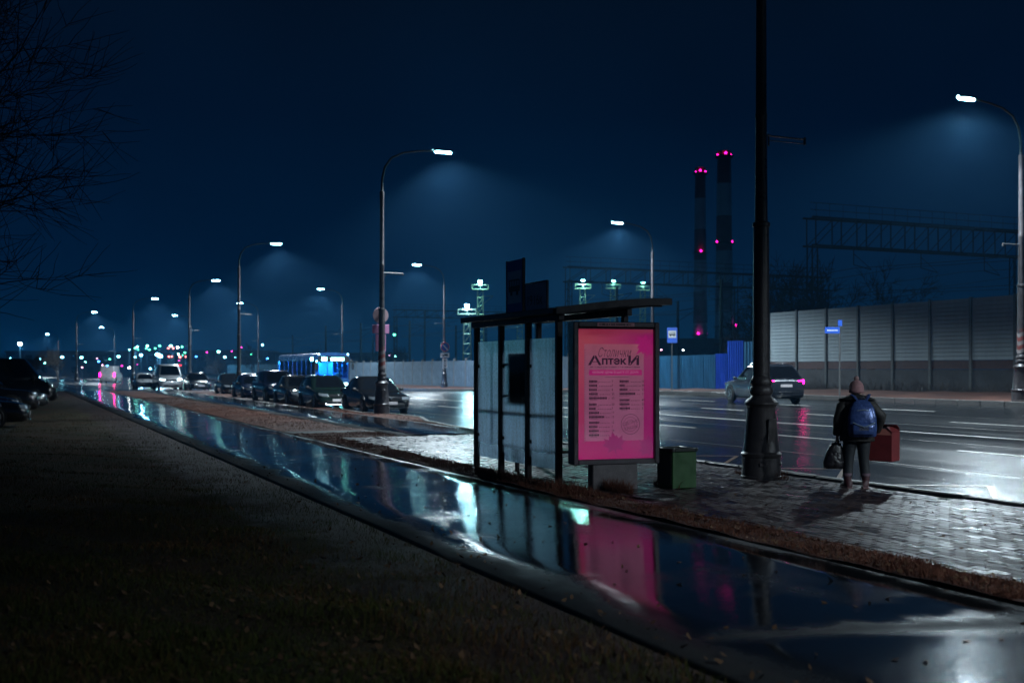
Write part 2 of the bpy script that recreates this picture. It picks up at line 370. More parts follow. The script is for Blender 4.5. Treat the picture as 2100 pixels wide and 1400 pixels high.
# footpath slab with a dropped left edge
b = B()
qs = np.linspace(-8, 94, 205)
prof = [(PL - .02, -.22), (PL, -.02), (PL + .03, .0), (4.3, .012), (5.2, .018), (6.1, .012), (PR - .02, .0), (PR, -.02), (PR + .02, -.2)]
b.loft([[(p + .012 * math.sin(q * 1.7 + p * 9) * (p in (PL, PR)), q, z) for p, z in prof] for q in qs], cap=False, closed=False)
struct(b.build('footpath', mat_path, smooth=60))
b = B(); b.loft([[(8.95 + .05 * math.sin(q * .7), q, 0.0), (8.97 + .05 * math.sin(q * .7), q, .026), (10.3, q, .034), (11.7 + .04 * math.sin(q), q, .026), (11.72 + .04 * math.sin(q), q, 0.)] for q in np.linspace(27.25, 93, 130)], cap=False, closed=False)
b.add([(6.66, 29.2, .014), (8.94, 29.1, .020), (8.94, 29.95, .020), (6.66, 30.3, .014)], [(0, 1, 2, 3)])
struct(b.build('sidewalk', mat_walk, smooth=60))
# road
rq = np.r_[np.linspace(-60, 40, 26), np.linspace(42, 100, 40), np.linspace(105, 420, 30)]
us = np.r_[0, .004, np.linspace(.03, 1, 24)]
U, Q = np.meshgrid(us, rq); KP = np.array([kerb_p(q) - .04 if q < 92.5 else -90. for q in rq])[:, None]
P = KP + U * (FARK + .04 - KP); Z = np.vectorize(road_z)(P, Q); Z = np.where(Q > 92.5, np.minimum(Z, .0), Z)
idx = np.arange(P.size).reshape(P.shape)
road = struct(link('road', fastmesh('road', np.stack([P.ravel(), Q.ravel(), Z.ravel()], 1), np.stack([idx[:-1, :-1].ravel(), idx[:-1, 1:].ravel(), idx[1:, 1:].ravel(), idx[1:, :-1].ravel()], 1), mat_road, True)))
def stripe(name, p0, q0, p1, q1, wid, mat, lift=.006, n=None):
    d = Vector((p1 - p0, q1 - q0, 0)); nn = Vector((-d.y, d.x, 0)).normalized() * wid / 2; n = n or max(1, int(d.length / 4)); vs = []; fs = []
    for i in range(n + 1):
        c = Vector((p0, q0, 0)) + d * (i / n)
        for s_ in (1, -1): v = c + nn * s_; vs.append((v.x, v.y, road_z(v.x, v.y) + lift))
        if i: fs.append((2 * i - 2, 2 * i - 1, 2 * i + 1, 2 * i))
    return B().add(vs, fs).build(name, mat, road, 0)
stripe('solid_line', 20.0, -30, 20.0, 90, .14, mat_paint, n=60)
for p in (17.2, 23.1, 26.3):
    for q in np.arange(-20, 88, 6.0): stripe('lane_dash', p, q + (p * 1.7) % 5, p, q + 2.6 + (p * 1.7) % 5, .12, mat_paint)
mat_tar = M('tar_seam', (.008, .008, .009), .5, var=.3)
for p, q_a, q_b in ((14.6, -8, 60), (18.4, -12, 80), (21.8, -10, 70), (24.9, 0, 85)):
    qq = q_a
    while qq < q_b: stripe('tar_seam', p + .05 * math.sin(qq), qq, p + .05 * math.sin(qq + 4), qq + 4, random.uniform(.03, .07), mat_tar, .004); qq += 4
for i in range(9):           # zigzag of the bus stop
    q = -2 + i * 3.2
    stripe('zigzag_line', 11.75, q, 13.3, q + 1.6, .08, mat_yellow, .008); stripe('zigzag_line', 13.3, q + 1.6, 11.75, q + 3.2, .08, mat_yellow, .010)
# kerbs of separate stones
kerb = struct(thing('kerb', None, None)); kerb.name = 'kerb'
stone = B().box((0, 0, -.09), (.15, .985, .26), bev=.018).mesh('kerb_stone', mat_kerb, 30)
q = -6.0
while q < 91.5:
    k0, k1 = kerb_p(q), kerb_p(q + 1); ang = math.atan2(k0 - k1, 1.0)
    o = link('kerb_stone', stone, kerb, ((k0 + k1) / 2 - .075, q + .5, random.uniform(-.006, .006) + .012), (random.uniform(-.006, .006), random.uniform(-.02, .02), ang))
    o.scale = (1, math.hypot(1, k1 - k0), 1); q += 1.0
farkerb = struct(thing('far_kerb', None, None))
for i in range(95):
    q = -5 + i; link('kerb_stone', stone, farkerb, (FARK + .075, q + .5, road_z(FARK, q + .5) + .13), (random.uniform(-.005, .005), random.uniform(-.02, .02), 0))
# far verge rising to the barrier
struct(link('far_verge', grid('far_verge', np.r_[np.linspace(FARK + .12, 44, 16), 60, 90, 140], np.r_[np.linspace(-60, 90, 60), 140, 200, 300, 420], lambda p, q: road_z(FARK, q) + .12 + .10 * math.sin(p * 1.3 + q * .5) * math.sin(q * .37) * sm(FARK + .3, FARK + 3, p), mat_verge)))

# bus-stop paving: blocks laid in running bond along the road
paving = struct(thing('paving', None, None))
q0, q1 = -4.0, 27.1
b = B(); b.box(((VL + VR) / 2, (q0 + q1) / 2, -.06), (VR - VL, q1 - q0, .10)); b.build('sand_bed', mat_joint, paving, 0)
LW, LH = .20, .10
def pav_z(p, q): return .010 + .012 * math.sin(1.9 * q + 2.6 * p) * math.sin(.8 * q - 2.1 * p + .6) + .005 * math.sin(6.1 * q + 7.7 * p)
rows = int((VR - VL) / LH); blocks = []
for r in range(rows):
    p = VL + (r + .5) * LH
    for k in range(int((q1 - q0) / LW)):
        qq = q0 + (k + .5) * LW + (LW / 2 if r % 2 else 0)
        if qq > q1 - .1: continue
        Y = SN * p + CS * qq; X = CS * p - SN * qq
        if Y < 4.5: continue
        sx = 1050 + FPX * X / Y
        if not -100 < sx < 2250: continue
        blocks.append((Y, p, qq))
blocks.sort()
h, k = .028, .006
def block_geo(bb, p, qq, seeded):
    hx, hy = LH / 2 - .005, LW / 2 - .005
    dz = pav_z(p, qq) + random.gauss(0, .0012)
    gx = (pav_z(p + .03, qq) - pav_z(p - .03, qq)) / .06 + random.gauss(0, .022); gy = (pav_z(p, qq + .06) - pav_z(p, qq - .06)) / .12 + random.gauss(0, .014)
    vs = []
    for (x, y, z) in [(-hx, -hy, -.03), (hx, -hy, -.03), (hx, hy, -.03), (-hx, hy, -.03), (-hx, -hy, -k), (hx, -hy, -k), (hx, hy, -k), (-hx, hy, -k), (-hx + k, -hy + k, 0), (hx - k, -hy + k, 0), (hx - k, hy - k, 0), (-hx + k, hy - k, 0)]:
        vs.append((x + (0 if seeded else p), y + (0 if seeded else qq), z + gx * x + gy * y + (0 if seeded else dz)))
    fs = [(8, 9, 10, 11)]
    for a in range(4): a2 = (a + 1) % 4; fs += [(a, a2, a2 + 4, a + 4), (a + 4, a2 + 4, a2 + 8, a + 8)]
    bb.add(vs, fs); return dz, gx, gy
flatb = B()
save = random.getstate(); random.seed(1); random_gauss = random.gauss
hx, hy = LH / 2 - .005, LW / 2 - .005
vs = [(-hx, -hy, -.03), (hx, -hy, -.03), (hx, hy, -.03), (-hx, hy, -.03), (-hx, -hy, -k), (hx, -hy, -k), (hx, hy, -k), (-hx, hy, -k), (-hx + k, -hy + k, 0), (hx - k, -hy + k, 0), (hx - k, hy - k, 0), (-hx + k, hy - k, 0)]
fs = [(8, 9, 10, 11)]
for a in range(4): a2 = (a + 1) % 4; fs += [(a, a2, a2 + 4, a + 4), (a + 4, a2 + 4, a2 + 8, a + 8)]
block_me = flatb.add(vs, fs).mesh('paving_block', mat_paver, 0)
random.setstate(save)
for Y, p, qq in blocks[:295]:
    gx = (pav_z(p + .03, qq) - pav_z(p - .03, qq)) / .06 + random.gauss(0, .022); gy = (pav_z(p, qq + .06) - pav_z(p, qq - .06)) / .12 + random.gauss(0, .014)
    link('paving_block', block_me, paving, (p, qq, pav_z(p, qq)), (math.atan(gy), -math.atan(gx), random.gauss(0, .004)))
rest = B()
for Y, p, qq in blocks[295:]: block_geo(rest, p, qq, False)
me = bpy.data.meshes.new('paving_blocks'); me.from_pydata(rest.v, [], rest.f); me.materials.append(mat_paver)
tag(link('paving_field', me, paving), kind='stuff')

# grass, dead stalks and fallen leaves
def blades(name, n, pf, hmin, hmax, wid, mat, label, cat):
    P = np.array([pf() for _ in range(n)]); ang = RNG.uniform(0, 2 * math.pi, n); hh = RNG.uniform(hmin, hmax, n) * (.45 + .75 * np.clip(.5 + .5 * np.sin(P[:, 0] * 2.1 + 1.7 * np.sin(P[:, 1] * 1.3)) * np.sin(P[:, 1] * 1.9 + P[:, 0]) + .25 * np.sin(P[:, 0] * 7 + P[:, 1] * 5), 0, 1)); lean = RNG.normal(0, .45, (n, 2)) * hh[:, None]
    dx = np.stack([np.cos(ang), np.sin(ang), np.zeros(n)], 1) * wid * RNG.uniform(.6, 1.4, n)[:, None]
    mid = P + np.stack([lean[:, 0] * .35, lean[:, 1] * .35, hh * .6], 1); top = P + np.stack([lean[:, 0], lean[:, 1], hh], 1)
    V = np.stack([P - dx, P + dx, mid + dx * .7, mid - dx * .7, top + dx * .15, top - dx * .15], 1).reshape(-1, 3)
    i = np.arange(n)[:, None] * 6
    F = np.concatenate([i + np.array([[0, 1, 2, 3]]), i + np.array([[3, 2, 4, 5]])])
    tag(link(name, fastmesh(name, V, F, mat)), label, cat, None, 'stuff')
def grass_mat(name, stops):
    m, n, l, b = nodes_of(name); g = n.new('ShaderNodeNewGeometry')
    tt = n.new('ShaderNodeTexCoord').outputs['Object']
    k = mnode(n, l, 'ADD', mnode(n, l, 'MULTIPLY', g.outputs['Random Per Island'], .5), maprange(n, l, noise(n, l, tt, .5, 5, .6), .3, .7, -.1, .6))
    l.new(ramp(n, l, k, stops), b.inputs['Base Color']); b.inputs['Roughness'].default_value = .8; b.inputs['Specular IOR Level'].default_value = .15; return m
mg1 = grass_mat('lawn_blade', [(0, (.024, .040, .006)), (.5, (.046, .050, .010)), (.8, (.090, .036, .014)), (1, (.12, .06, .03))])
mg2 = grass_mat('verge_blade', [(0, (.070, .024, .014)), (.6, (.12, .042, .026)), (1, (.17, .075, .045))])
def lawn_pt():
    while True:
        Y = 5.0 * (8.5 ** random.random()); sx = random.uniform(-60, 1650); x, y = xy((sx - 1050) / FPX * Y, Y)
        if x < PL - .06 and (x < PL - 1.2 or random.random() < .45): return (x, y, lawn_z(x, y) - .005)
def verge_pt():
    while True:
        r = random.random()
        if r < .42: p, q = random.uniform(PR + .03, VL + .02), 6 + 21 * random.random() ** 1.3
        elif r < .5: p, q = random.uniform(PR + .03, 8.9), random.uniform(27.2, 29.0)
        elif r < .9: p, q = random.uniform(PR + .03, 8.9), random.uniform(30.3, 70)
        else: q = random.uniform(28, 60); p = random.uniform(11.8, kerb_p(q) - .2)
        return (p, q, verge_z(p, q) + .01)
blades('lawn_grass', 90000, lawn_pt, .025, .075, .0028, mg1, 'short wet autumn grass of the dark lawn left of the footpath', 'grass')
blades('verge_grass', 70000, verge_pt, .015, .075, .003, mg2, 'brown withered grass on the strip beside the wet footpath', 'grass')
def tuft_pt():
    c = random.choice([(7.0, 14.0, .45), (6.95, 16.2, .5), (7.0, 18.6, .6), (7.6, 13.55, .25), (8.55, 13.8, .2), (6.9, 21, .6), (10.8, 14.6, .42)])
    a = random.uniform(0, 6.28); r = c[2] * math.sqrt(random.random()); p, q = c[0] + r * math.cos(a) * .5, c[1] + r * math.sin(a) * 1.6
    return (p, q, .012)
blades('verge_tufts', 5000, tuft_pt, .05, .17, .003, mg2, 'ragged taller tufts of dead grass round the shelter posts and poster foot', 'grass')
mleaf = grass_mat('fallen_leaf', [(0, (.055, .028, .015)), (.5, (.10, .055, .03)), (.9, (.16, .09, .05)), (1, (.30, .20, .14))])
n = 5200; V = np.zeros((n * 4, 3))
for i in range(n):
    p, q, z = lawn_pt() if i % 2 else verge_pt()
    if i < 420:
        q = 4.5 + 26 * random.random() ** 1.5; p = random.uniform(PL + .05, PR - .05) if i % 3 else random.uniform(VL + .1, VR - .1); z = -.012
        if i % 2 and i % 3: p = PL + .05 + abs(random.gauss(0, .25))
    s_ = random.uniform(.012, .034); a = random.uniform(0, 6.28); t1, t2 = random.gauss(0, .4), random.gauss(0, .4)
    for j, (ux, uy) in enumerate([(-1, 0), (0, -.6), (1.1, 0), (0, .6)]):
        x, y = ux * s_, uy * s_; V[i * 4 + j] = (p + x * math.cos(a) - y * math.sin(a), q + x * math.sin(a) + y * math.cos(a), z + .03 + x * t1 + y * t2 + (.006 if j in (0, 2) else 0))
tag(link('fallen_leaves', fastmesh('fallen_leaves', V, np.arange(n * 4).reshape(n, 4), mleaf)), 'fallen brown leaves scattered over the lawn and verge', 'leaves', None, 'stuff')

# ================================================================== STREET LAMPS
mat_iron = M('painted_cast_iron', (.050, .044, .046), .36, .2, var=.35, vs=7, bump=.25, bs=45, rvar=.12)
mat_steel = M('galvanised_arm', (.13, .135, .135), .4, .5, var=.2, vs=12, bump=.1)
mat_tape = M('red_warning_tape', (.16, .035, .03), .45, var=.3, vs=10); mat_tapew = M('white_warning_tape', (.20, .18, .18), .45, var=.3, vs=10)
mat_lens = glow('lamp_lens_glow', (.34, .86, 1.0), 95)
spot = bpy.data.lights.new('street_lamp_light', 'SPOT'); spot.energy = LAMP_W; spot.color = LAMP_COL; spot.spot_size = rad(141); spot.spot_blend = .42; spot.shadow_soft_size = .24
def make_lamp():
    t = thing('street_lamp', 'x', 'street lamp')
    B().lathe([(.315, 0), (.315, .05), (.30, .06), (.295, .34), (.31, .36), (.315, .40), (.285, .43), (.275, .50), (.215, 1.10), (.225, 1.13), (.255, 1.17), (.255, 1.20), (.20, 1.26)], 28).build('pedestal', mat_iron, t, 35)
    b = B()
    for a in (-.55, .75): B().box((.30 * math.sin(a), -.30 * math.cos(a), .245), (.10, .03, .05), (0, 0, a), bev=.006).build('bolt_cover', mat_iron, t)
    b.box((.0, -.262, .74), (.15, .03, .42), (.095, 0, 0), bev=.006); b.build('hatch', mat_iron, t)
    B().lathe([(.19, 1.25), (.155, 1.30), (.17, 1.33), (.185, 1.37), (.17, 1.42), (.15, 1.45), (.165, 1.48), (.175, 1.51), (.155, 1.56), (.132, 1.60)], 24).build('collar', mat_iron, t, 50)
    B().lathe([(.130, 1.58), (.122, 3.92), (.138, 3.93), (.138, 3.99), (.10, 4.01)], 18).build('lower_shaft', mat_iron, t, 40)
    B().lathe([(.10, 3.98), (.088, 5.6), (.094, 5.62), (.094, 5.68), (.086, 5.70), (.078, 8.15), (.085, 8.16), (.085, 8.42), (.05, 8.45)], 16).build('upper_shaft', mat_iron, t, 40)
    pts = [(0, 0, 8.3), (.02, 0, 8.9), (.12, 0, 9.35), (.38, 0, 9.72), (.85, 0, 9.95), (1.5, 0, 10.07), (2.15, 0, 10.12)]
    B().tube(pts, [.05, .046, .042, .038, .034, .03, .028], 10).build('arm', mat_steel, t, 60)
    hd = B().loft([[(x, y * wy, 10.125 + z) for y, z in [(-.5, -.01), (-.42, .05), (0, .085), (.42, .05), (.5, -.01)]] for x, wy in [(2.05, .12), (2.2, .26), (2.45, .32), (2.72, .28), (2.84, .14)]], cap=False, closed=False).build('luminaire', mat_steel, t, 60)
    B().loft([[(x, y * wy, 10.11 + z) for y, z in [(-.46, 0), (-.3, -.045), (0, -.065), (.3, -.045), (.46, 0)]] for x, wy in [(2.14, .12), (2.22, .25), (2.45, .30), (2.70, .27), (2.80, .13)]], cap=False, closed=False).build('lens', mat_lens, hd, 60)
    b = B(); b.tube([(0, 0, 5.36), (.86, 0, 5.36)], .014, 6); b.tube([(.12, 0, 5.29), (.84, 0, 5.29)], .008, 6); b.tube([(.84, 0, 5.27), (.84, 0, 5.39)], .02, 6); b.tube([(.14, 0, 5.20), (.14, 0, 5.39)], .014, 6); b.build('banner_bracket', mat_steel, t)
    L = link('street_lamp_light', spot, t, (2.46, 0, 9.80), (0, rad(-6), 0)); L.scale = (1, 1.7, 1)
    return t
proto = make_lamp(); used = [False]
def lamp(px, Y, arm, label, hz=None, group=None, off=None):
    X = (px - 1050) / FPX * Y; p, q = xy(X, Y) if off is None else off
    z = ground_z(p, q) if q < 93 else 0.
    r = proto if not used[0] else dup(proto, (0, 0, 0), 0)
    used[0] = True; r.location = (p, q, z - .01); r.rotation_euler = (0, 0, 0 if arm > 0 else math.pi); r['label'] = label
    if group: r['group'] = group
    if hz: r.scale = (1, 1, (HC - z + hz * Y / FPX) / 10.1)
    return r
G1 = 'street lamps along the parked cars'; G2 = 'street lamps across the road'
L0 = lamp(1561, 17.5, 1, 'dark cast-iron street lamp post with wide pedestal beside the green bin')
L1 = lamp(783, 42.4, 1, 'street lamp carrying sign plates in front of the black sedan', 456, G1)
lamp(490, 74, 1, 'street lamp among the dark parked cars short of the bus', 261, G1)
lamp(388, 105, 1, 'street lamp standing between the white van and a lone parked car', 184, G1)
lamp(273, 132, 1, 'street lamp beside the silver car at the junction', 146, G1)
lamp(157, 165, 1, 'far street lamp beyond the end of the dark car row', 118, G1)
R1 = lamp(2094, 38, -1, 'street lamp across the road at the noise barrier, red and white tape on it', 540, G2)
lamp(1338, 69.4, -1, 'street lamp rising behind the shelter roof across the road', 296, G2)
R3 = lamp(911, 96.5, -1, 'street lamp across the road carrying a round no-parking sign', 212, G2)
lamp(702, 126, -1, 'street lamp across the road behind the bus', 163, G2)
lamp(530, 152, -1, 'street lamp far across the road past the bus roof', 135, G2)
lamp(392, 178, -1, 'dimmer far lamp over the white van', 110, G2)
lamp(235, 226, -1, 'tiny far lamp at the junction skyline, arm toward the left', 86, 'far lamps at the junction')
lamp(120, 268, -1, 'tiny far lamp above the dark parked van', 72, 'far lamps at the junction')
lamp(0, 1, 1, 'street lamp on the near kerb back from the bus stop', off=(10.8, -11.5))
lamp(0, 1, -1, 'street lamp on the far kerb facing back from the bus stop', off=(31.2, -6.0))
for ch_ in R1.children:             # only the spot is turned, an added aim to cut glare on the footpath
    if ch_.type == 'LIGHT': ch_.rotation_euler = (rad(-8), rad(-9), 0)
for ch_ in list(L0.children):      # the lamp above the stop is out
    if ch_.type == 'LIGHT': bpy.data.objects.remove(ch_)
    elif ch_.name.startswith('luminaire'):
        for g_ in ch_.children:
            g_.data = g_.data.copy(); g_.data.materials.clear(); g_.data.materials.append(M('unlit_lens', (.35, .37, .38), .2, var=.1))
# tape and signs on lamp posts
def tape(L):
    for i in range(6):
        z = 1.62 + i * .14; rr = .137 - .002 * i
        B().loft([[(rr * math.cos(a), rr * math.sin(a), z + .05 * a / 1.0 % .14 + dz) for a in np.linspace(0, 6.283, 17)] for dz in (0, .135)], cap=False, closed=False).build('tape_band', mat_tape if i % 2 else mat_tapew, L, 60)
for L in (L1, R1, R3): tape(L)
mat_signback = M('pink_lit_sign_back', (.62, .42, .46), .4, .0, var=.2, vs=9); mat_plate = M('pink_lit_sign_plate', (.92, .40, .72), .35, var=.12, vs=9)  # pink light from behind the camera is put into these two sign colours
mat_blue = M('sign_blue', (.025, .10, .50), .32, var=.12, vs=9); mat_white = M('sign_white', (.82, .84, .85), .35, var=.12, vs=9); mat_black = M('sign_black', (.012, .012, .014), .4, var=.2); mat_red = M('sign_red', (.5, .03, .03), .35, var=.12)
YAW = -math.atan2(SN, CS)
b = B().lathe([(.0, .0), (.30, .0), (.305, .008), (.30, .016), (0, .016)], 32, (0, .145, 0), 'y', cap=False); b.v = [(x, y, z + 3.75) for x, y, z in b.v]; b.build('round_sign', mat_signback, L1, 30)
B().box((0, .15, 3.24), (.66, .016, .34), bev=.004).build('sign_plate', mat_plate, L1)
B().box((0, .15, 2.71), (.40, .016, .64), bev=.004).build('sign_plate', mat_plate, L1)
# no parking sign with two plates
S = R3
b = B().lathe([(0, 0), (.40, 0), (.40, .02), (0, .02)], 36, (0, .16, 3.4), 'y', cap=False); b.build('no_parking_sign', mat_white, S, 30)
B().lathe([(0, 0), (.385, 0), (.385, .01), (0, .01)], 36, (0, .176, 3.4), 'y', cap=False).build('red_ring', mat_red, S, 30)
B().lathe([(0, 0), (.31, 0), (.31, .01), (0, .01)], 36, (0, .182, 3.4), 'y', cap=False).build('blue_disc', mat_blue, S, 30)
B().box((0, .196, 3.4), (.70, .008, .085), (0, -.8, 0)).build('diagonal_bar', mat_white, S, 0)
B().box((0, .17, 2.72), (.80, .02, .38), bev=.004).build('truck_plate', mat_white, S)
b = B().box((-.10, .184, 2.74), (.34, .008, .16)); b.box((.16, .184, 2.71), (.12, .008, .10)); b.box((-.18, .184, 2.64), (.07, .008, .06)); b.box((.14, .184, 2.64), (.07, .008, .06)); b.build('truck_symbol', mat_black, S, 0)
B().box((0, .17, 2.06), (.40, .02, .76), bev=.004).build('arrow_plate', mat_white, S)
b = B().box((0, .184, 2.06), (.06, .008, .34)); b.prism([(-.12, 2.24), (.12, 2.24), (0, 2.40)], .008, Matrix.Translation((0, .18, 0))); b.prism([(-.12, 1.88), (.12, 1.88), (0, 1.72)], .008, Matrix.Translation((0, .18, 0))); b.build('double_arrow', mat_black, S, 0)

# ================================================================== BUS SHELTER
mat_frame = M('dark_shelter_steel', (.040, .034, .036), .38, .3, var=.4, vs=9, bump=.15, rvar=.12)
mat_roof = M('smoked_roof_sheet', (.05, .045, .05), .25, var=.3, vs=5, rvar=.1)
mat_wood = M('wet_bench_wood', (.07, .045, .03), .35, var=.4, vs=12, streak=.2, bump=.2)
mat_glass = frosted_glass()
sh = thing('bus_shelter', 'dark steel bus shelter with misted glass back and arched roof beside the footpath', 'bus shelter', (7.2, 14.55, 0))
PQ = [0.0, 1.05, 2.09, 3.14]
def roof_z(x): return 2.49 + .17 * math.sin(min(1, max(0, (x + .12) / 1.9)) * math.pi * .5)
for i, q in enumerate(PQ):
    b = B().box((0, q, 1.255), (.09, .085, 2.51), bev=.008); b.box((0, q, .02), (.18, .18, .03), bev=.004); b.build('post', mat_frame, sh)
for q in (0.05, 3.05):
    B().box((1.12, q, 1.25), (.085, .085, 2.66), bev=.008, taper=1).build('post', mat_frame, sh)
for i in range(3):
    yc = (PQ[i] + PQ[i + 1]) / 2
    g = B().box((.0, yc, 1.20), (.010, .955, 1.92)).build('glass_pane', mat_glass, sh, 0)
    b = B()
    for zz in (.6, 1.75):
        for s_ in (-1, 1): b.box((.014, (PQ[i] + PQ[i + 1]) / 2 + s_ * .44, zz), (.04, .06, .05), bev=.006)
    b.build('pane_clamp', mat_frame, g)
B().box((.07, 1.57, 1.02), (.035, 3.05, .045), bev=.006).build('rail', mat_frame, sh)
B().box((-.01, 1.57, 2.45), (.10, 3.36, .10), bev=.01).build('back_beam', mat_frame, sh)
B().box((1.12, 1.55, 2.545), (.09, 3.3, .11), bev=.01).build('front_beam', mat_frame, sh)
xs = np.linspace(-.16, 1.76, 12)
b = B(); b.loft([[(x, q, roof_z(x) + .075) for x in xs] + [(x, q, roof_z(x) + .055) for x in xs[::-1]] for q in (-.18, 3.42)]); b.build('roof_sheet', mat_roof, sh, 50)
for q in (-.22, 3.46):
    b = B(); b.loft([[(x, q - .03, roof_z(x) + .095), (x, q + .03, roof_z(x) + .095), (x, q + .03, roof_z(x) - .005), (x, q - .03, roof_z(x) - .005)] for x in xs]); b.build('roof_edge', mat_frame, sh, 50)
for q in (.05, 1.05, 2.09, 3.05):
    b = B(); b.loft([[(x, q - .02, roof_z(x) + .05), (x, q + .02, roof_z(x) + .05), (x, q + .02, roof_z(x) - .02), (x, q - .02, roof_z(x) - .02)] for x in xs[1:]]); b.build('roof_rib', mat_frame, sh, 50)
for x in (-.16, .55, 1.76):
    B().box((x, 1.62, roof_z(x) + .045), (.05, 3.62, .09), bev=.01).build('purlin', mat_frame, sh)
bench = thing('bench', 'slatted wooden bench inside the bus shelter behind the misted glass', 'bench', (7.62, 16.15, 0))
for i in range(4): B().box((-.16 + i * .105, 0, .46), (.085, 2.1, .035), bev=.006).build('slat', mat_wood, bench)
for q in (-.8, .8):
    b = B().box((0, q, .22), (.06, .06, .44), bev=.006); b.box((0, q, .43), (.40, .05, .03)); b.build('leg', mat_frame, bench)
nb = thing('notice_board', 'dark timetable board mounted on the shelter between two posts', 'notice board', (7.27, 16.05, 1.16))
B().box((0, 0, .40), (.03, .84, .80), bev=.006).build('board', M('dark_board', (.014, .018, .02), .4, var=.4, vs=5), nb)
b = B()
for zz in (.12, .62): b.box((-.035, .50, zz), (.03, .24, .03))
b.build('bracket', mat_frame, nb)
# signs standing on the shelter roof
def bus_icon(parent, c, wd, mat, ax='y', s_=1):
    """bus pictogram seen from the side; c centre, drawn in the plane of ax"""
    b = B(); L = wd; H = wd * .62
    parts = [(0, -.10 * H, L, .34 * H), (0, .44 * H, L * .92, .08 * H), (-.47 * L, .17 * H, .05 * L, .5 * H), (.45 * L, .17 * H, .05 * L, .5 * H), (-.24 * L, .17 * H, .035 * L, .46 * H), (0, .17 * H, .035 * L, .46 * H), (.23 * L, .17 * H, .035 * L, .46 * H), (-.28 * L, -.38 * H, .17 * L, .26 * H), (.28 * L, -.38 * H, .17 * L, .26 * H)]
    for x, z, dx, dz in parts:
        cc = (c[0], c[1] + x * s_, c[2] + z) if ax == 'y' else (c[0] + x, c[1], c[2] + z)
        b.box(cc, (.004, dx, dz) if ax == 'y' else (dx, .004, dz))
    return b.build('bus_symbol', mat, parent, 0)
ss = thing('bus_stop_sign', 'tall dark-blue bus stop sign with bus pictogram standing on the shelter roof', 'sign', (7.10, 15.86, 2.53))
B().box((0, 0, .43), (.03, .60, .86), bev=.005).build('panel', mat_blue, ss)
b = B()
for q in (-.31, .31): b.box((0, q, .42), (.045, .025, .90), bev=.004)
b.build('edge_trim', mat_frame, ss)
B().box((-.0175, .0, .44), (.003, .52, .50)).build('white_field', mat_white, ss, 0)
bus_icon(ss, (-.0225, 0, .44), .40, mat_black)
rs = thing('route_sign', 'white route plate in a dark frame beside the blue sign on the shelter roof', 'sign', (7.10, 15.10, 2.56))
B().box((0, 0, .21), (.025, .74, .42), bev=.004).build('panel', M('route_plate_white', (.50, .52, .58), .4, var=.25, vs=6), rs)
b = B()
for q in (-.38, .38): b.box((0, q, .215), (.035, .022, .45), bev=.004)
for z in (.0, .43): b.box((0, 0, z), (.035, .78, .022), bev=.004)
b.build('frame', mat_frame, rs)
for s_, qx, wd in (('19', .19, .17), ('16к', -.10, .28)):
    me = text_mesh(s_, mat_black, wd, .15); link('route_number', me, rs, (-.016, qx, .17), (0, 0, -math.pi / 2))

# ------------------------------------------------------------------ poster lightbox
LBROT = rad(-7)
lb = thing('poster_lightbox', 'glowing pink pharmacy poster in a dark lightbox frame on a short plinth', 'advertising panel', (7.76, 13.92, 0), LBROT)
mat_lbf = M('lightbox_steel', (.060, .048, .056), .35, .3, var=.35, vs=8, bump=.12, rvar=.1)
PW, PH, PZ, FT = 1.15, 1.84, 1.345, .075
def poster_print():
    m, n, l, b = nodes_of('poster_print'); t = n.new('ShaderNodeTexCoord').outputs['Object']; s = n.new('ShaderNodeSeparateXYZ'); l.new(t, s.inputs[0])
    f = maprange(n, l, s.outputs['Z'], PZ - PH / 2, PZ + PH / 2, 0, 1)
    f = mnode(n, l, 'ADD', f, mnode(n, l, 'MULTIPLY', mnode(n, l, 'SUBTRACT', noise(n, l, t, 4, 4, .6, (.5, 1, 2.5)), .5), .16))
    left = ramp(n, l, f, [(.0, (.42, .004, .13)), (.14, (.38, .005, .125)), (.25, (.36, .02, .10)), (.62, (.40, .05, .10)), (.93, (.42, .06, .09)), (1, (.30, .02, .05))])
    right = ramp(n, l, f, [(.0, (.33, .004, .12)), (.3, (.30, .006, .12)), (.8, (.33, .03, .13)), (.93, (.32, .004, .12)), (1, (.30, .03, .08))])
    mx = n.new('ShaderNodeMix'); mx.data_type = 'RGBA'; l.new(maprange(n, l, s.outputs['X'], -.4, .45, 0, 1), mx.inputs['Factor']); l.new(left, mx.inputs['A']); l.new(right, mx.inputs['B'])
    b.inputs['Base Color'].default_value = (.05, .01, .03, 1); b.inputs['Roughness'].default_value = .5
    l.new(mx.outputs['Result'], b.inputs['Emission Color']); b.inputs['Emission Strength'].default_value = .74
    return m
def page_print():
    m, n, l, b = nodes_of('poster_page'); t = n.new('ShaderNodeTexCoord').outputs['Object']; s = n.new('ShaderNodeSeparateXYZ'); l.new(t, s.inputs[0])
    f = maprange(n, l, s.outputs['Z'], PZ - .75, PZ + .8, 0, 1)
    c = ramp(n, l, f, [(0, (.30, .060, .15)), (.3, (.27, .075, .15)), (.75, (.28, .08, .14)), (1, (.36, .08, .12))])
    mx = n.new('ShaderNodeMix'); mx.data_type = 'RGBA'; mx.blend_type = 'MULTIPLY'; mx.inputs['Factor'].default_value = .6; l.new(c, mx.inputs['A'])
    l.new(ramp(n, l, noise(n, l, t, 5, 4), [(.3, (.75, .75, .75)), (.7, (1.15, 1.15, 1.15))]), mx.inputs['B'])
    b.inputs['Base Color'].default_value = (.1, .06, .08, 1); b.inputs['Roughness'].default_value = .5
    l.new(mx.outputs['Result'], b.inputs['Emission Color']); b.inputs['Emission Strength'].default_value = .82
    return m
FW, FH = 1.30, 1.98
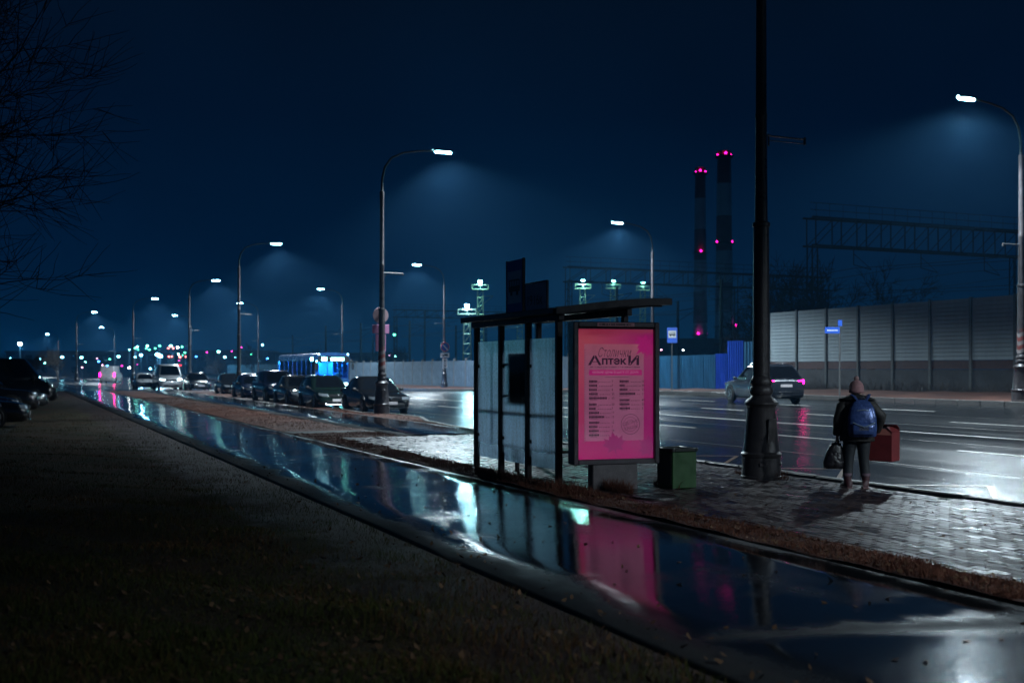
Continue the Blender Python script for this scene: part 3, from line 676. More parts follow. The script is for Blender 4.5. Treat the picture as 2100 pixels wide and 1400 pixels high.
b = B(); z0, z1 = PZ - FH / 2 + .01, PZ + FH / 2 + .03
for s_ in (-1, 1): b.box((s_ * (FW / 2 - FT / 2), 0, (z0 + z1) / 2), (FT, .24, z1 - z0), bev=.012)
fr = b.build('side_frame', mat_lbf, lb)
B().box((0, 0, z1 - FT / 2), (FW - 2 * FT, .236, FT), bev=.010).build('top_frame', mat_lbf, lb)
B().box((0, 0, z0 + FT / 2), (FW - 2 * FT, .236, FT), bev=.010).build('bottom_frame', mat_lbf, lb)
B().box((0, .03, PZ + .02), (FW - 2 * FT + .006, .16, FH - .12)).build('light_case', mat_lbf, lb, 0)
B().box((-.02, 0, .19), (.68, .20, .38), bev=.012).build('plinth', M('plinth_concrete', (.10, .085, .09), .6, var=.4, vs=8, bump=.3), lb)
yF = -.054
post = B().box((0, yF, PZ), (PW, .004, PH)).build('poster_sheet', poster_print(), lb, 0)
B().box((-.02, yF - .0035, PZ + .03), (.90, .002, 1.36)).build('price_page', page_print(), post, 0)
ink = M('poster_ink', (.012, .003, .010), .5, var=.1, emit=(.020, .004, .014), es=1); ink2 = M('poster_ink_faded', (.03, .01, .02), .5, var=.1, emit=(.075, .022, .05), es=1)
mag = glow('poster_magenta_print', (.30, .004, .105), 1.0); mag2 = glow('poster_leaf_print', (.20, .0015, .085), 1.0); pale = glow('poster_pale_print', (.36, .13, .21), 1.0)
yt = yF - .0065
def put(body, x, z, wid, hei, mat, shear=0., off=0., name='lettering', y=None):
    return link(name, text_mesh(body, mat, wid, hei, shear=shear, offset=off), post, (x, yt if y is None else y, z))
put('Столички', -.01, PZ + .595, .50, .135, ink, .42, -.012)
put('птек', -.02, PZ + .466, .375, .092, ink, 0, .03); put('А', -.315, PZ + .482, .20, .135, ink, 0, .018); put('И', .275, PZ + .482, .165, .135, ink, 0, .03)
b = B(); x = -.385
random.seed(3)
while x < .37: ww = random.uniform(.006, .014); b.box((x + ww / 2, yt, PZ + .385), (ww, .002, random.uniform(.010, .016))); x += ww + random.choice([.004, .004, .004, .016])
b.build('small_print', ink2, post, 0)
B().box((.0, yt, PZ + .31), (.80, .002, .075)).build('slogan_band', mag, post, 0)
put('НИЗКИЕ ЦЕНЫ В ШАГЕ ОТ ДОМА', .0, PZ + .31, .70, .042, pale, 0, .01, y=yt - .003)
B().box((.02, yt, PZ + .245), (.36, .002, .006)).build('rule_line', ink2, post, 0)
pl = ['7', '7', '8', '25', '65', '20', '7', '17', '15', '12', '1', '19', '14']; pr = ['10', '34', '21', '11', '49', '23', '5']
random.seed(5)
for col, (xx, prices, wds) in enumerate([(-.40, pl, [.13, .14, .12, .15, .28, .13, .12, .15, .24, .16, .14, .15, .16]), (.06, pr, [.16, .08, .14, .26, .16, .17, .16])]):
    for i, pz in enumerate(prices):
        z = PZ + .185 - i * .0585 - (.03 if (col == 0 and i > 4) or (col == 1 and i > 3) else 0) - (.02 if col == 0 and i > 8 else 0)
        b = B(); x = xx
        while x < xx + wds[i] - .02:
            ww = random.uniform(.012, .020); b.box((x + ww / 2, yt, z), (ww, .002, random.uniform(.026, .034))); x += ww + .004
        b.build('item_name', ink, post, 0)
        b = B(); x = xx + wds[i] + .01
        while x < xx + .31: ww = random.uniform(.008, .03); b.box((x + ww / 2, yt, z - .008), (ww, .002, .010)); x += ww + .012
        b.box((xx + .07, yt, z - .028), (random.uniform(.08, .16), .002, .006)); b.build('item_note', ink2, post, 0)
        put(pz, xx + .35 + .01 * (len(pz) > 1), z, None, .032, ink, 0, .004, 'price')
b = B()
for k in range(38): b.ball((-.462, yt, PZ + .62 - k * .034), .006, 6, (1, .2, 1))
b.build('binding_dots', ink, post, 0)
# round stamp
def ring(r0, r1, mat, c, nm):
    b = B(); n = 40; vs = []
    for k in range(n): a = 2 * math.pi * k / n; vs += [(c[0] + r0 * math.cos(a), yt, c[1] + r0 * math.sin(a)), (c[0] + r1 * math.cos(a), yt, c[1] + r1 * math.sin(a))]
    return b.add(vs, [(2 * k, 2 * k + 1, (2 * k + 3) % (2 * n), (2 * k + 2) % (2 * n)) for k in range(n)]).build(nm, mat, post, 0)
cst = (.225, PZ - .42)
ring(.138, .146, ink2, cst, 'stamp_ring'); ring(.098, .103, ink2, cst, 'stamp_ring'); ring(.060, .064, ink2, cst, 'stamp_ring')
o = put('СДЕЛАНО', cst[0], cst[1] + .02, .25, .05, ink2, y=yt - .002); o.rotation_euler = (0, rad(-12), 0)
o = put('В РОССИИ', cst[0] + .01, cst[1] - .05, .20, .04, ink2, y=yt - .002); o.rotation_euler = (0, rad(-12), 0)
LEAF = [(0, -.5), (.04, -.2), (.32, -.28), (.26, -.12), (.5, .06), (.36, .1), (.4, .3), (.2, .2), (.16, .36), (.08, .3), (0, .55), (-.08, .3), (-.16, .36), (-.2, .2), (-.4, .3), (-.36, .1), (-.5, .06), (-.26, -.12), (-.32, -.28), (-.04, -.2)]
def leaf(x, z, sc, rot, mat, clip=None):
    pts = []
    for a, c in LEAF:
        X_, Z_ = x + sc * (a * math.cos(rot) - c * math.sin(rot)), z + sc * (a * math.sin(rot) + c * math.cos(rot))
        X_ = max(-PW / 2, min(PW / 2, X_)); Z_ = max(PZ - PH / 2, min(PZ + PH / 2, Z_)); pts.append((X_, Z_))
    B().prism(pts, .001, Matrix.Translation((0, yt - .004, 0))).build('leaf_print', mat, post, 0)
leaf(.46, PZ + .70, .36, 2.3, mag); leaf(-.02, PZ - .70, .36, .18, mag2); leaf(.50, PZ - .74, .34, 1.0, mag2)
B().box((0, yF - .030, PZ), (PW + .02, .003, PH + .02)).build('front_glass', clear_glass('lightbox_glass', (.93, .93, .95), rough=.06), lb, 0)
B().box((-.02, -.122, z1 - .038), (.56, .006, .055)).build('owner_strip', M('faded_pink_strip', (.55, .22, .26), .4, var=.3, vs=20), lb, 0)
b = B(); x = -.27
while x < .21: ww = random.uniform(.008, .018); b.box((x + ww / 2, -.127, z1 - .038), (ww, .003, random.uniform(.018, .028))); x += ww + random.choice([.005, .005, .02])
b.build('small_print', mat_black, lb, 0)

# ------------------------------------------------------------------ green bin
bp_ = gnd(1400, 1003)
bn = thing('litter_bin', 'square dark-green metal litter bin on the paving beside the poster', 'litter bin', (bp_.x, bp_.y + .16, .008), YAW + rad(24))
mg = M('green_bin_paint', (.014, .060, .012), .4, var=.35, vs=7, bump=.15, rvar=.12); mgd = M('bin_dark_metal', (.018, .022, .02), .38, .3, var=.3, vs=9)
b = B().box((0, 0, .27), (.40, .42, .52), bev=.010)
b.build('body', mg, bn)
for s_ in (-1, 1): B().box((s_ * .206, 0, .28), (.012, .36, .42), bev=.003).build('side_panel', mgd, bn)
b = B()
for s_ in (-1, 1): b.box((s_ * .19, 0, .555), (.05, .46, .05), bev=.006); b.box((0, s_ * .205, .555), (.33, .05, .05), bev=.006)
b.build('rim', mgd, bn)
B().box((0, 0, .536), (.32, .35, .008)).build('inner_liner', M('bin_liner', (.01, .01, .012), .25, var=.2), bn, 0)
for sx in (-1, 1):
    for sy in (-1, 1): B().box((sx * .17, sy * .18, .01), (.05, .05, .03)).build('foot', mgd, bn, 0)
# manhole cover in the paving near the bin
mh = gnd(1345, 1021); t = thing('manhole_cover', 'round iron manhole cover set in the paving by the poster', 'manhole cover', (mh.x, mh.y, .016))
B().lathe([(.0, .004), (.27, .004), (.275, .016), (.31, .016), (.315, -.02)], 32, cap=False).build('cover', M('wet_iron', (.05, .046, .045), .3, .5, var=.3, vs=20, bump=.3), t, 30)
b = B()
for i in range(-3, 4):
    for j in range(-3, 4):
        if i * i + j * j < 11: b.box((i * .066, j * .066, .007), (.036, .036, .008), (0, 0, .78))
b.build('stud', MATS['wet_iron'], t, 0)

# ================================================================== THE PERSON
mat_skin = M('skin', (.45, .28, .21), .5, var=.1)
mat_coat = M('dark_coat', (.020, .017, .015), .6, var=.4, vs=9, bump=.5, bs=22); mat_fur = M('black_fur', (.010, .009, .009), .8, var=.5, vs=40, bump=1., bs=90)
mat_jean = M('dark_trousers', (.010, .012, .016), .7, var=.4, vs=14, bump=.4, bs=30); mat_boot = M('dark_red_boots', (.060, .018, .022), .5, var=.4, vs=12, bump=.2)
mat_hat = M('pink_knit', (.46, .24, .25), .85, var=.25, vs=30, bump=.9, bs=110); mat_sole = M('pale_sole', (.20, .11, .11), .6, var=.2)
fp = gnd(1757, 1002)
PRZ = YAW + rad(-6)
PSC = .955
pe = thing('person', 'person seen from behind in a dark coat and pink bobble hat waiting at the kerb', 'person', (fp.x, fp.y, .012), PRZ)
def skin_body(name, verts, edges, radii, root, mat, parent):
    me = bpy.data.meshes.new(name); me.from_pydata(verts, edges, []); o = bpy.data.objects.new(name, me); COL.objects.link(o)
    o.modifiers.new('skin', 'SKIN').use_smooth_shade = True
    for i, d in enumerate(me.skin_vertices[0].data): d.radius = radii[i] if isinstance(radii[i], tuple) else (radii[i], radii[i]); d.use_root = i == root
    s_ = o.modifiers.new('sub', 'SUBSURF'); s_.levels = 2; s_.render_levels = 2
    dg = bpy.context.evaluated_depsgraph_get(); m2 = bpy.data.meshes.new_from_object(o.evaluated_get(dg)); bpy.data.objects.remove(o)
    m2.materials.clear(); m2.materials.append(mat); m2.polygons.foreach_set('use_smooth', [True] * len(m2.polygons)); m2.name = name
    return link(name, m2, parent)
V, E, R_ = [], [], []
def bone(pt, r, par=None):
    V.append(pt); R_.append(r)
    if par is not None: E.append((par, len(V) - 1))
    return len(V) - 1
pel = bone((0, 0, .84), .125); sp1 = bone((0, -.01, 1.03), .125, pel); ch = bone((0, -.01, 1.20), .135, sp1); nk = bone((0, .0, 1.345), .055, ch)
hd0 = bone((0, .025, 1.41), .075, nk); hd1 = bone((0, .03, 1.49), .090, hd0); hd2 = bone((0, .02, 1.555), .07, hd1); bone((0, .135, 1.455), .012, hd0)
for s_, kx, ax, foot in ((-1, -.115, -.135, (-.17, .12, .045)), (1, .105, .125, (.14, .14, .045))):
    h_ = bone((s_ * .085, 0, .79), .095, pel); kn = bone((kx, .03, .46), .062, h_); an = bone((ax, -.01, .10), .042, kn); bone(foot, .036, an)
ARM = {}
for s_, el, wr, hand, cur in ((-1, (-.255, -.03, 1.02), (-.275, .02, .80), (-.278, .035, .735), (0, .6, -.8)), (1, (.335, -.05, 1.06), (.30, .10, .84), (.285, .155, .795), (-.2, .8, -.5))):
    sh_ = bone((s_ * .185, -.01, 1.265), .066, ch); e_ = bone(el, .048, sh_); w_ = bone(wr, .032, e_); ha = bone(hand, (.034, .02), w_); ARM[s_] = hand
    dv = (Vector(hand) - Vector(wr)).normalized(); side = Vector((.35, 1, 0)).normalized() if s_ < 0 else Vector((1, .2, .2)).normalized()
    for f in range(4):
        ba = Vector(hand) + dv * .03 + side * (f - 1.5) * .019; ln = (.028, .034, .031, .024)[f]
        f0 = bone(tuple(ba), .009, ha); f1 = bone(tuple(ba + dv * ln + Vector((.006 * -s_, 0, 0))), .0085, f0); bone(tuple(ba + dv * ln * 1.3 + Vector((-s_ * .026, 0, 0))), .008, f1)
    tb = Vector(hand) - side * .034; t0 = bone(tuple(tb), .010, ha); bone(tuple(tb + dv * .032 + Vector((-s_ * .014, 0, 0))), .009, t0)
skin_body('body', V, E, R_, pel, mat_skin, pe)
def ell(cx, cy, z, rx, ry, n=22, ph=0., wob=0.): return [(cx + rx * math.cos(2 * math.pi * k / n) * (1 + wob * math.sin(5 * 2 * math.pi * k / n + z * 30 + ph)), cy + ry * math.sin(2 * math.pi * k / n) * (1 + wob * math.cos(7 * 2 * math.pi * k / n + z * 23)), z) for k in range(n)]
b = B()
b.loft([ell(0, 0, .70, .245, .195, wob=.02), ell(0, 0, .715, .258, .205, wob=.03), ell(0, -.005, .80, .245, .19, wob=.03), ell(0, -.01, .92, .228, .172, wob=.025), ell(0, -.01, 1.05, .225, .172, wob=.02), ell(0, -.01, 1.17, .235, .178, wob=.02), ell(0, -.01, 1.26, .230, .160, wob=.01), ell(0, -.005, 1.315, .180, .125), ell(0, .0, 1.355, .105, .10), ell(0, 0, 1.37, .095, .09)])
for s_, el, wr in ((-1, (-.27, -.03, 1.02), (-.285, .015, .79)), (1, (.345, -.055, 1.065), (.305, .09, .845))):
    S0 = Vector((s_ * .165, -.01, 1.275)); S1 = Vector((s_ * .215, -.015, 1.21)); E_ = Vector(el); W_ = Vector(wr)
    b.tube([S0, S1, S1.lerp(E_, .5), E_, E_.lerp(W_, .35), E_.lerp(W_, .75), W_], [.075, .092, .082, .080, .072, .066, .060], 14)
b.build('coat', mat_coat, pe, 70)
b = B()
for (z, rx, ry, jz) in ((1.335, .215, .165, 0), (1.36, .19, .15, 0)): pass
b.loft([[(x * (1 + random.uniform(-.03, .03)), y, z + .035 * (abs(x) / rx) ** 2 * -1 + random.uniform(-.006, .006)) for x, y, z in ell(0, -.005, z, rx, ry, 30)] for z, rx, ry in ((1.30, .17, .14), (1.335, .265, .185), (1.36, .262, .183), (1.39, .17, .135), (1.405, .10, .095))])
b.build('fur_collar', mat_fur, pe, 60)
b = B()
for s_, kx, ax in ((-1, -.115, -.135), (1, .105, .125)):
    b.tube([(s_ * .085, 0, .84), (s_ * .095, 0, .70), (kx, .03, .46), (kx * .5 + ax * .5, .01, .28), (ax, -.005, .17)], [.115, .108, .080, .072, .074], 14)
b.build('trousers', mat_jean, pe, 60)
for s_, ax, fx, tw in ((-1, -.135, -.17, -.25), (1, .125, .14, .12)):
    b = B()
    rings = []
    for y, z0, z1, wd in ((-.075, .0, .11, .040), (-.05, .0, .15, .052), (.02, 0, .15, .054), (.07, 0, .105, .052), (.13, 0, .075, .050), (.165, 0, .045, .034)):
        rings.append([(ax + math.sin(-tw) * y * -1 + wd * math.cos(a) * 1., y, max(.012, (z0 + z1) / 2 + (z1 - z0) / 2 * math.sin(a))) for a in np.linspace(0, 2 * math.pi, 12, endpoint=False)])
    b.loft(rings); b.tube([(ax, -.01, .10), (ax, -.008, .20)], [.056, .062], 12); bo = b.build('boot', mat_boot, pe, 60)
    b = B(); b.tube([(ax, -.008, .185), (ax, -.008, .225)], [.070, .070], 14); b.build('boot_cuff', M('mauve_boot_cuff', (.16, .10, .13), .8, var=.3, vs=40, bump=.6), bo, 60)
    B().loft([[(ax + math.sin(tw) * y + wd * sx, y, z) for sx, z in ((-1, 0), (1, 0), (1, .018), (-1, .018))] for y, wd in ((-.08, .036), (-.04, .056), (.06, .058), (.14, .052), (.175, .03))]).build('sole', mat_sole, bo, 0)
b = B(); n = 28
def hatring(z, rx, ry): return [(rx * (1 + .022 * (k % 2)) * math.cos(2 * math.pi * k / n), .025 + ry * (1 + .022 * (k % 2)) * math.sin(2 * math.pi * k / n), z) for k in range(n)]
b.loft([hatring(1.415, .098, .108), hatring(1.42, .108, .118), hatring(1.465, .110, .120), hatring(1.47, .105, .114), hatring(1.52, .101, .110), hatring(1.565, .082, .090), hatring(1.595, .052, .056), hatring(1.607, .022, .022)])
ht = b.build('bobble_hat', mat_hat, pe, 70)
B().ball((.0, .02, 1.628), .040, 14, (1, 1, .95), .09).build('pompom', M('pale_pompom', (.58, .36, .35), .9, var=.3, vs=60, bump=1., bs=150), ht, 180)
b = B()
for s_ in (-1, 1): b.ball((s_ * .033, .112, 1.462), .011, 8)
b.build('eye', M('eye', (.05, .04, .04), .2, var=0), pe, 180)
B().ball((0, .112, 1.405), .022, 10, (1, .35, .3)).build('mouth', M('lips', (.35, .13, .12), .5, var=.1), pe, 180)
pe.scale = (PSC,) * 3
PM = Matrix.Translation((fp.x, fp.y, .012)) @ Matrix.Rotation(PRZ, 4, 'Z') @ Matrix.Scale(PSC, 4)
def beside(v): return PM @ Vector(v)
# backpack
bk = thing('backpack', 'shiny blue backpack worn on the back of the person in the dark coat', 'backpack', beside((.03, -.17, .775)), PRZ)
mat_bp = M('shiny_blue_nylon', (.050, .090, .26), .26, .25, var=.5, vs=9, bump=.35, bs=12, rvar=.1); mat_bpd = M('dark_blue_nylon', (.016, .024, .06), .4, var=.4, vs=14, bump=.5)
def sup(cx, cy, z, rx, ry, n=24, e=.6):
    o = []
    for k in range(n):
        a = 2 * math.pi * k / n; c_, s2 = math.cos(a), math.sin(a); o.append((cx + rx * math.copysign(abs(c_) ** e, c_), cy + ry * math.copysign(abs(s2) ** e, s2), z))
    return o
B().loft([sup(0, -.05, 0, .17, .07), sup(0, -.06, .015, .19, .09), sup(0, -.07, .12, .197, .105), sup(0, -.065, .28, .19, .098), sup(0, -.055, .40, .165, .08), sup(0, -.04, .49, .115, .055), sup(0, -.03, .52, .06, .03)]).build('pack_body', mat_bp, bk, 70)
B().loft([sup(0, -.155, .03, .135, .025), sup(0, -.165, .05, .15, .038), sup(0, -.165, .17, .15, .038), sup(0, -.158, .205, .13, .02)]).build('front_pocket', mat_bp, bk, 70)
b = B(); b.tube([(-.15, -.195, .205), (-.06, -.21, .165), (0, -.212, .145), (.06, -.21, .165), (.15, -.195, .205)], .010, 6); b.tube([(-.13, -.12, .36), (0, -.155, .385), (.13, -.12, .36)], .008, 6); b.build('zip', M('pale_zip', (.32, .42, .55), .25, .6, var=.2), bk, 60)
B().box((0, -.20, .12), (.13, .006, .05), bev=.002).build('badge', mat_bpd, bk)
for s_ in (-1, 1):
    B().tube([(s_ * .05, -.05, .50), (s_ * .09, .0, .565), (s_ * .12, .08, .585)], [.020, .026, .026], 8, flat=(1.3, .5)).build('strap', mat_bp, bk, 60)
B().tube([(-.05, -.045, .50), (-.03, -.06, .545), (.03, -.06, .545), (.05, -.045, .50)], .009, 8).build('grab_handle', mat_bpd, bk, 60)
# shopping bag in the left hand
hl = Vector(ARM[-1])
bg = thing('shopping_bag', 'full black plastic shopping bag hanging from the left hand of the person', 'bag', beside((hl.x - .03, hl.y + .02, .285)), PRZ)
b = B(); b.loft([[(x * (1 + .06 * math.sin(3 * x * 40 + z * 20)), y, z + random.uniform(-.006, .006)) for x, y, z in sup(sx, 0, z, rx, ry, 22, .75)] for z, rx, ry, sx in ((.0, .13, .06, -.015), (.02, .155, .08, -.015), (.10, .148, .085, -.008), (.20, .125, .075, .0), (.30, .095, .055, .012), (.365, .065, .035, .022))])
b.build('sack', M('black_plastic', (.016, .013, .015), .3, var=.4, vs=12, bump=1., bs=14, rvar=.1), bg, 60)
for s_ in (-1, 1): B().tube([(.03 + s_ * .035, s_ * .02, .35), (.03 + s_ * .02, s_ * .012, .405), (.032, 0, .445)], [.014, .009, .009], 8).build('handle', MATS['black_plastic'], bg, 60)
# red box under the right arm
bx = thing('carton', 'red cardboard carton with open flaps held at the right side of the person', 'box', beside((.40, .19, .40)), PRZ + rad(-33))
mr1 = M('red_card', (.19, .024, .026), .55, var=.25, vs=7, bump=.12); mr2 = M('salmon_card', (.42, .14, .11), .6, var=.2, vs=7)
B().box((0, 0, .008), (.36, .30, .012)).build('base', mr1, bx, 0)
for c, d, nm in (((0, -.147, .20), (.36, .006, .40), 'front_wall'), ((0, .147, .245), (.36, .006, .49), 'back_wall'), ((.177, 0, .22), (.006, .288, .44), 'side_wall'), ((-.177, 0, .22), (.006, .288, .44), 'side_wall')): B().box(c, d).build(nm, mr1, bx, 0)
B().add([(-.178, -.148, .402), (.178, -.148, .402), (.15, -.09, .49), (-.178, -.07, .50), (-.178, -.153, .402), (.178, -.153, .402), (.15, -.095, .492), (-.178, -.075, .502)], [(0, 1, 2, 3), (7, 6, 5, 4), (0, 4, 5, 1), (1, 5, 6, 2), (2, 6, 7, 3), (3, 7, 4, 0)]).build('open_flap', mr2, bx, 0)
B().add([(.180, -.14, .442), (.180, .14, .442), (.10, .14, .52), (.10, -.10, .52), (.184, -.14, .444), (.184, .14, .444), (.104, .14, .523), (.104, -.10, .523)], [(0, 1, 2, 3), (7, 6, 5, 4), (0, 4, 5, 1), (1, 5, 6, 2), (2, 6, 7, 3), (3, 7, 4, 0)]).build('side_flap', mr1, bx, 0)
B().add([(-.178, .150, .492), (.178, .150, .492), (.178, .05, .55), (-.178, .05, .55), (-.178, .154, .494), (.178, .154, .494), (.178, .054, .554), (-.178, .054, .554)], [(0, 1, 2, 3), (7, 6, 5, 4), (0, 4, 5, 1), (1, 5, 6, 2), (2, 6, 7, 3), (3, 7, 4, 0)]).build('lid', mr1, bx, 0)

bx.scale = (1.14, 1.05, .93)

# ================================================================== CARS
mat_tyre = M('tyre_rubber', (.012, .012, .012), .6, var=.3, vs=20); mat_rim = M('alloy_rim', (.30, .31, .32), .3, .8, var=.2)
mat_cglass = M('dark_car_glass', (.004, .005, .007), .03, var=.1, spec=.4); mat_trim = M('black_trim', (.012, .012, .013), .45, var=.2)
mat_chrome = M('chrome_trim', (.55, .56, .58), .15, 1., var=.1); mat_lampoff = M('headlamp_clear', (.32, .36, .40), .08, .5, var=.3, vs=30); mat_number = M('number_plate', (.55, .50, .52), .4, var=.3, vs=40)
mat_tailoff = M('tail_lamp_red', (.20, .012, .02), .15, var=.2); mat_tailon = glow('tail_lamp_lit', (1.0, .003, .28), 30.0); mat_headon = glow('head_lamp_lit', (.62, .95, 1.0), 9.0)
def paint(name, c, r=.22): return M('paint_' + name, c, r, .25, var=.15, vs=3, bump=.22, bs=55, coat=1., rvar=.06)
def make_car(name, label, kind, pmat, group=None, lights=None, loc=(0, 0, 0), rz=0.):
    """front faces -y"""
    P_ = {'sedan': dict(L=4.6, W=1.78, H=1.46, hood=.80, belt=.92, tail=.98, ws0=-.85, ws1=-.05, rw1=1.05, rw0=1.72, wb=2.65, cl=.17, wr=.32),
          'hatch': dict(L=4.15, W=1.74, H=1.50, hood=.84, belt=.94, tail=1.0, ws0=-.80, ws1=-.05, rw1=1.45, rw0=1.95, wb=2.5, cl=.17, wr=.31),
          'suv': dict(L=4.65, W=1.86, H=1.70, hood=.98, belt=1.07, tail=1.10, ws0=-.95, ws1=-.20, rw1=1.75, rw0=2.20, wb=2.70, cl=.22, wr=.36),
          'van': dict(L=5.6, W=2.0, H=2.25, hood=1.10, belt=1.25, tail=1.28, ws0=-2.1, ws1=-1.35, rw1=2.62, rw0=2.74, wb=3.5, cl=.22, wr=.35)}[kind]
    L, W, H, cl, wr = P_['L'], P_['W'], P_['H'], P_['cl'], P_['wr']; hw = W / 2; tail, belt, hood = P_['tail'], P_['belt'], P_['hood']
    t = thing(name, label, 'van' if kind == 'van' else 'car', loc, rz, group)
    f, r = -L / 2, L / 2
    def sec(y, w_, zl, zt):
        w_ *= hw; zm = zl + (zt - zl) * .55
        half = [(.0, zl), (w_ * .80, zl), (w_ * .96, zl + .07), (w_ * 1.0, zm - .08), (w_ * .995, zm + .06), (w_ * .955, zt - .05), (w_ * .90, zt - .008), (w_ * .55, zt + .015), (0, zt + .022)]
        return [(x, y, z) for x, z in half] + [(-x, y, z) for x, z in half[-2:0:-1]]
    st = [(f, .70, cl + .12, hood - .30), (f + .04, .80, cl + .04, hood - .22), (f + .16, .92, cl, hood - .12), (f + .45, .985, cl, hood - .05), (P_['ws0'] - .35, 1.0, cl, hood), (P_['ws0'] + .1, 1.0, cl, belt - .03), (P_['ws1'] + .2, 1.0, cl, belt), (P_['rw1'], 1.0, cl, belt + .02), (min(P_['rw0'], r - .3), .995, cl, tail - .02), (r - .22, .97, cl + .02, tail), (r - .06, .90, cl + .06, tail - .06), (r, .82, cl + .16, tail - .16)]
    body = B().loft([sec(*s_) for s_ in st]).build('body', pmat, t, 55)
    # greenhouse
    y0, y1, y2, y3 = P_['ws0'], P_['ws1'], P_['rw1'], P_['rw0']; wb_, wt = hw * .93, hw * .74
    if kind == 'van': wb_, wt = hw * .97, hw * .86
    zb = belt - .05
    def gh(grow, ztop): 
        ring = []
        for k in range(7):
            u = k / 6; z = zb + (ztop - zb) * u; e = u ** 1.05; w_ = wb_ + (wt - wb_) * (u ** 1.3) - (0.05 * (u > .9)); 
            ya = y0 + (y1 - y0) * e; yb = y3 + (y2 - y3) * e; rr = .10 + .16 * u
            ring.append([(-w_ + rr * .6, ya, z), (0, ya - .09 * (1 - u * .4), z), (w_ - rr * .6, ya, z), (w_, ya + rr, z), (w_ + .015, (ya + yb) / 2, z), (w_, yb - rr, z), (w_ - rr * .6, yb, z), (0, yb + .06, z), (-w_ + rr * .6, yb, z), (-w_, yb - rr, z), (-w_ - .015, (ya + yb) / 2, z), (-w_, ya + rr, z)])
        return ring
    rings = gh(0, H - .03); cx = [sum(v[i] for v in rings[-1]) / 12 for i in range(3)]
    rings.append([(v[0] * .86, cx[1] + (v[1] - cx[1]) * .93, H) for v in rings[-1]])
    B().loft(rings).build('cabin', pmat, t, 45)
    def wpos(u, v, side):      # point on the glasshouse: u along the side 0..1, v height 0..1
        z = zb + (H - .03 - zb) * v; w_ = wb_ + (wt - wb_) * (v ** 1.3) + .012; ya = y0 + (y1 - y0) * v ** 1.05; yb = y3 + (y2 - y3) * v ** 1.05
        return (side * w_, ya + .22 + (yb - ya - .42) * u, z)
    wins = ((.03, .48), (.53, .97)) if kind != 'van' else ((.0, .2),)
    for side in (-1, 1):
        for (ua, ub) in wins:
            q_ = [wpos(ua, .16, side), wpos(ub, .16, side), wpos(ub, .86, side), wpos(ua, .86, side)]
            B().add(q_ + [(x - side * .02, y, z) for x, y, z in q_], [(0, 1, 2, 3), (7, 6, 5, 4), (0, 4, 5, 1), (1, 5, 6, 2), (2, 6, 7, 3), (3, 7, 4, 0)]).build('side_window', mat_cglass, t, 0)
    for nm, ya, yb, sg in (('windscreen', y0, y1, -1), ('rear_window', y3, y2, 1)):
        if kind == 'van' and sg > 0: continue
        vs = []
        for v in (.12, .5, .9):
            z = zb + (H - .03 - zb) * v; w_ = (wb_ + (wt - wb_) * v ** 1.3) - (.10 + .16 * v) * .6 - .05; y = ya + (yb - ya) * v ** 1.05
            for k in range(7):
                x = -w_ + 2 * w_ * k / 6; bow = (.09 if sg < 0 else .06) * (1 - abs(k - 3) / 3); vs.append((x, y + sg * (bow + .016), z))
        n = len(vs); B().add(vs + [(x, y - sg * .012, z) for x, y, z in vs], [(i * 7 + k, i * 7 + k + 1, i * 7 + k + 8, i * 7 + k + 7) for i in range(2) for k in range(6)] + [(n + i * 7 + k, n + i * 7 + k + 7, n + i * 7 + k + 8, n + i * 7 + k + 1) for i in range(2) for k in range(6)]).build(nm, mat_cglass, t, 60)
    # wheels in dark arches
    for yy in (-P_['wb'] / 2 - .02, P_['wb'] / 2 - .02):
        for side in (-1, 1):
            B().lathe([(wr + .065, -.05), (wr + .065, .006), (wr + .045, .010), (0, .010)] if side > 0 else [(0, -.010), (wr + .045, -.010), (wr + .065, -.006), (wr + .065, .05)], 22, (side * hw * .995, yy, wr + .01), 'x').build('wheel_arch', mat_trim, t, 30)
            x0 = side * (hw - .075)
            wh = B().lathe([(wr * .62, -.10), (wr * .93, -.105), (wr, -.08), (wr, .08), (wr * .93, .105), (wr * .62, .10)], 24, (x0, yy, wr), 'x').build('wheel', mat_tyre, t, 40)
            b = B().lathe([(0, .07), (wr * .60, .07), (wr * .66, .108), (wr * .62, .112), (wr * .58, .085), (0, .085)] if side > 0 else [(0, -.07), (wr * .60, -.07), (wr * .66, -.108), (wr * .62, -.112), (wr * .58, -.085), (0, -.085)], 22, (x0, yy, wr), 'x', cap=False)
            for k in range(5):
                a = k * 2 * math.pi / 5; b.box((x0 + side * .10, yy + math.cos(a) * wr * .3, wr + math.sin(a) * wr * .3), (.02, .05, wr * .55), (a - math.pi / 2, 0, 0))
            b.build('rim', mat_rim, wh, 30)
    # front: lamps, grille, bumper intake, plate, badge
    lo = mat_headon if lights == 'front' else mat_lampoff
    zl = hood - .20
    for side in (-1, 1):
        B().loft([[(side * (hw * .52), f - .012, zl - .05), (side * (hw * .52), f + .02, zl + .05), (side * (hw * .52), f + .1, zl + .05), (side * (hw * .52), f + .1, zl - .05)], [(side * (hw * .80), f + .045, zl - .045), (side * (hw * .80), f + .09, zl + .075), (side * (hw * .80), f + .2, zl + .075), (side * (hw * .80), f + .2, zl - .045)], [(side * (hw * .945), f + .22, zl + .0), (side * (hw * .945), f + .24, zl + .095), (side * (hw * .90), f + .35, zl + .095), (side * (hw * .90), f + .35, zl + .0)]]).build('headlight', lo, t, 40)
        b = B(); b.ball((side * (hw + .10), y0 + .32, belt + .02), .10, 10, (1, .6, .75)); b.tube([(side * (hw - .06), y0 + .34, belt - .03), (side * (hw + .06), y0 + .33, belt)], .025, 6); b.build('mirror', mat_trim if kind != 'suv' else pmat, t, 60)
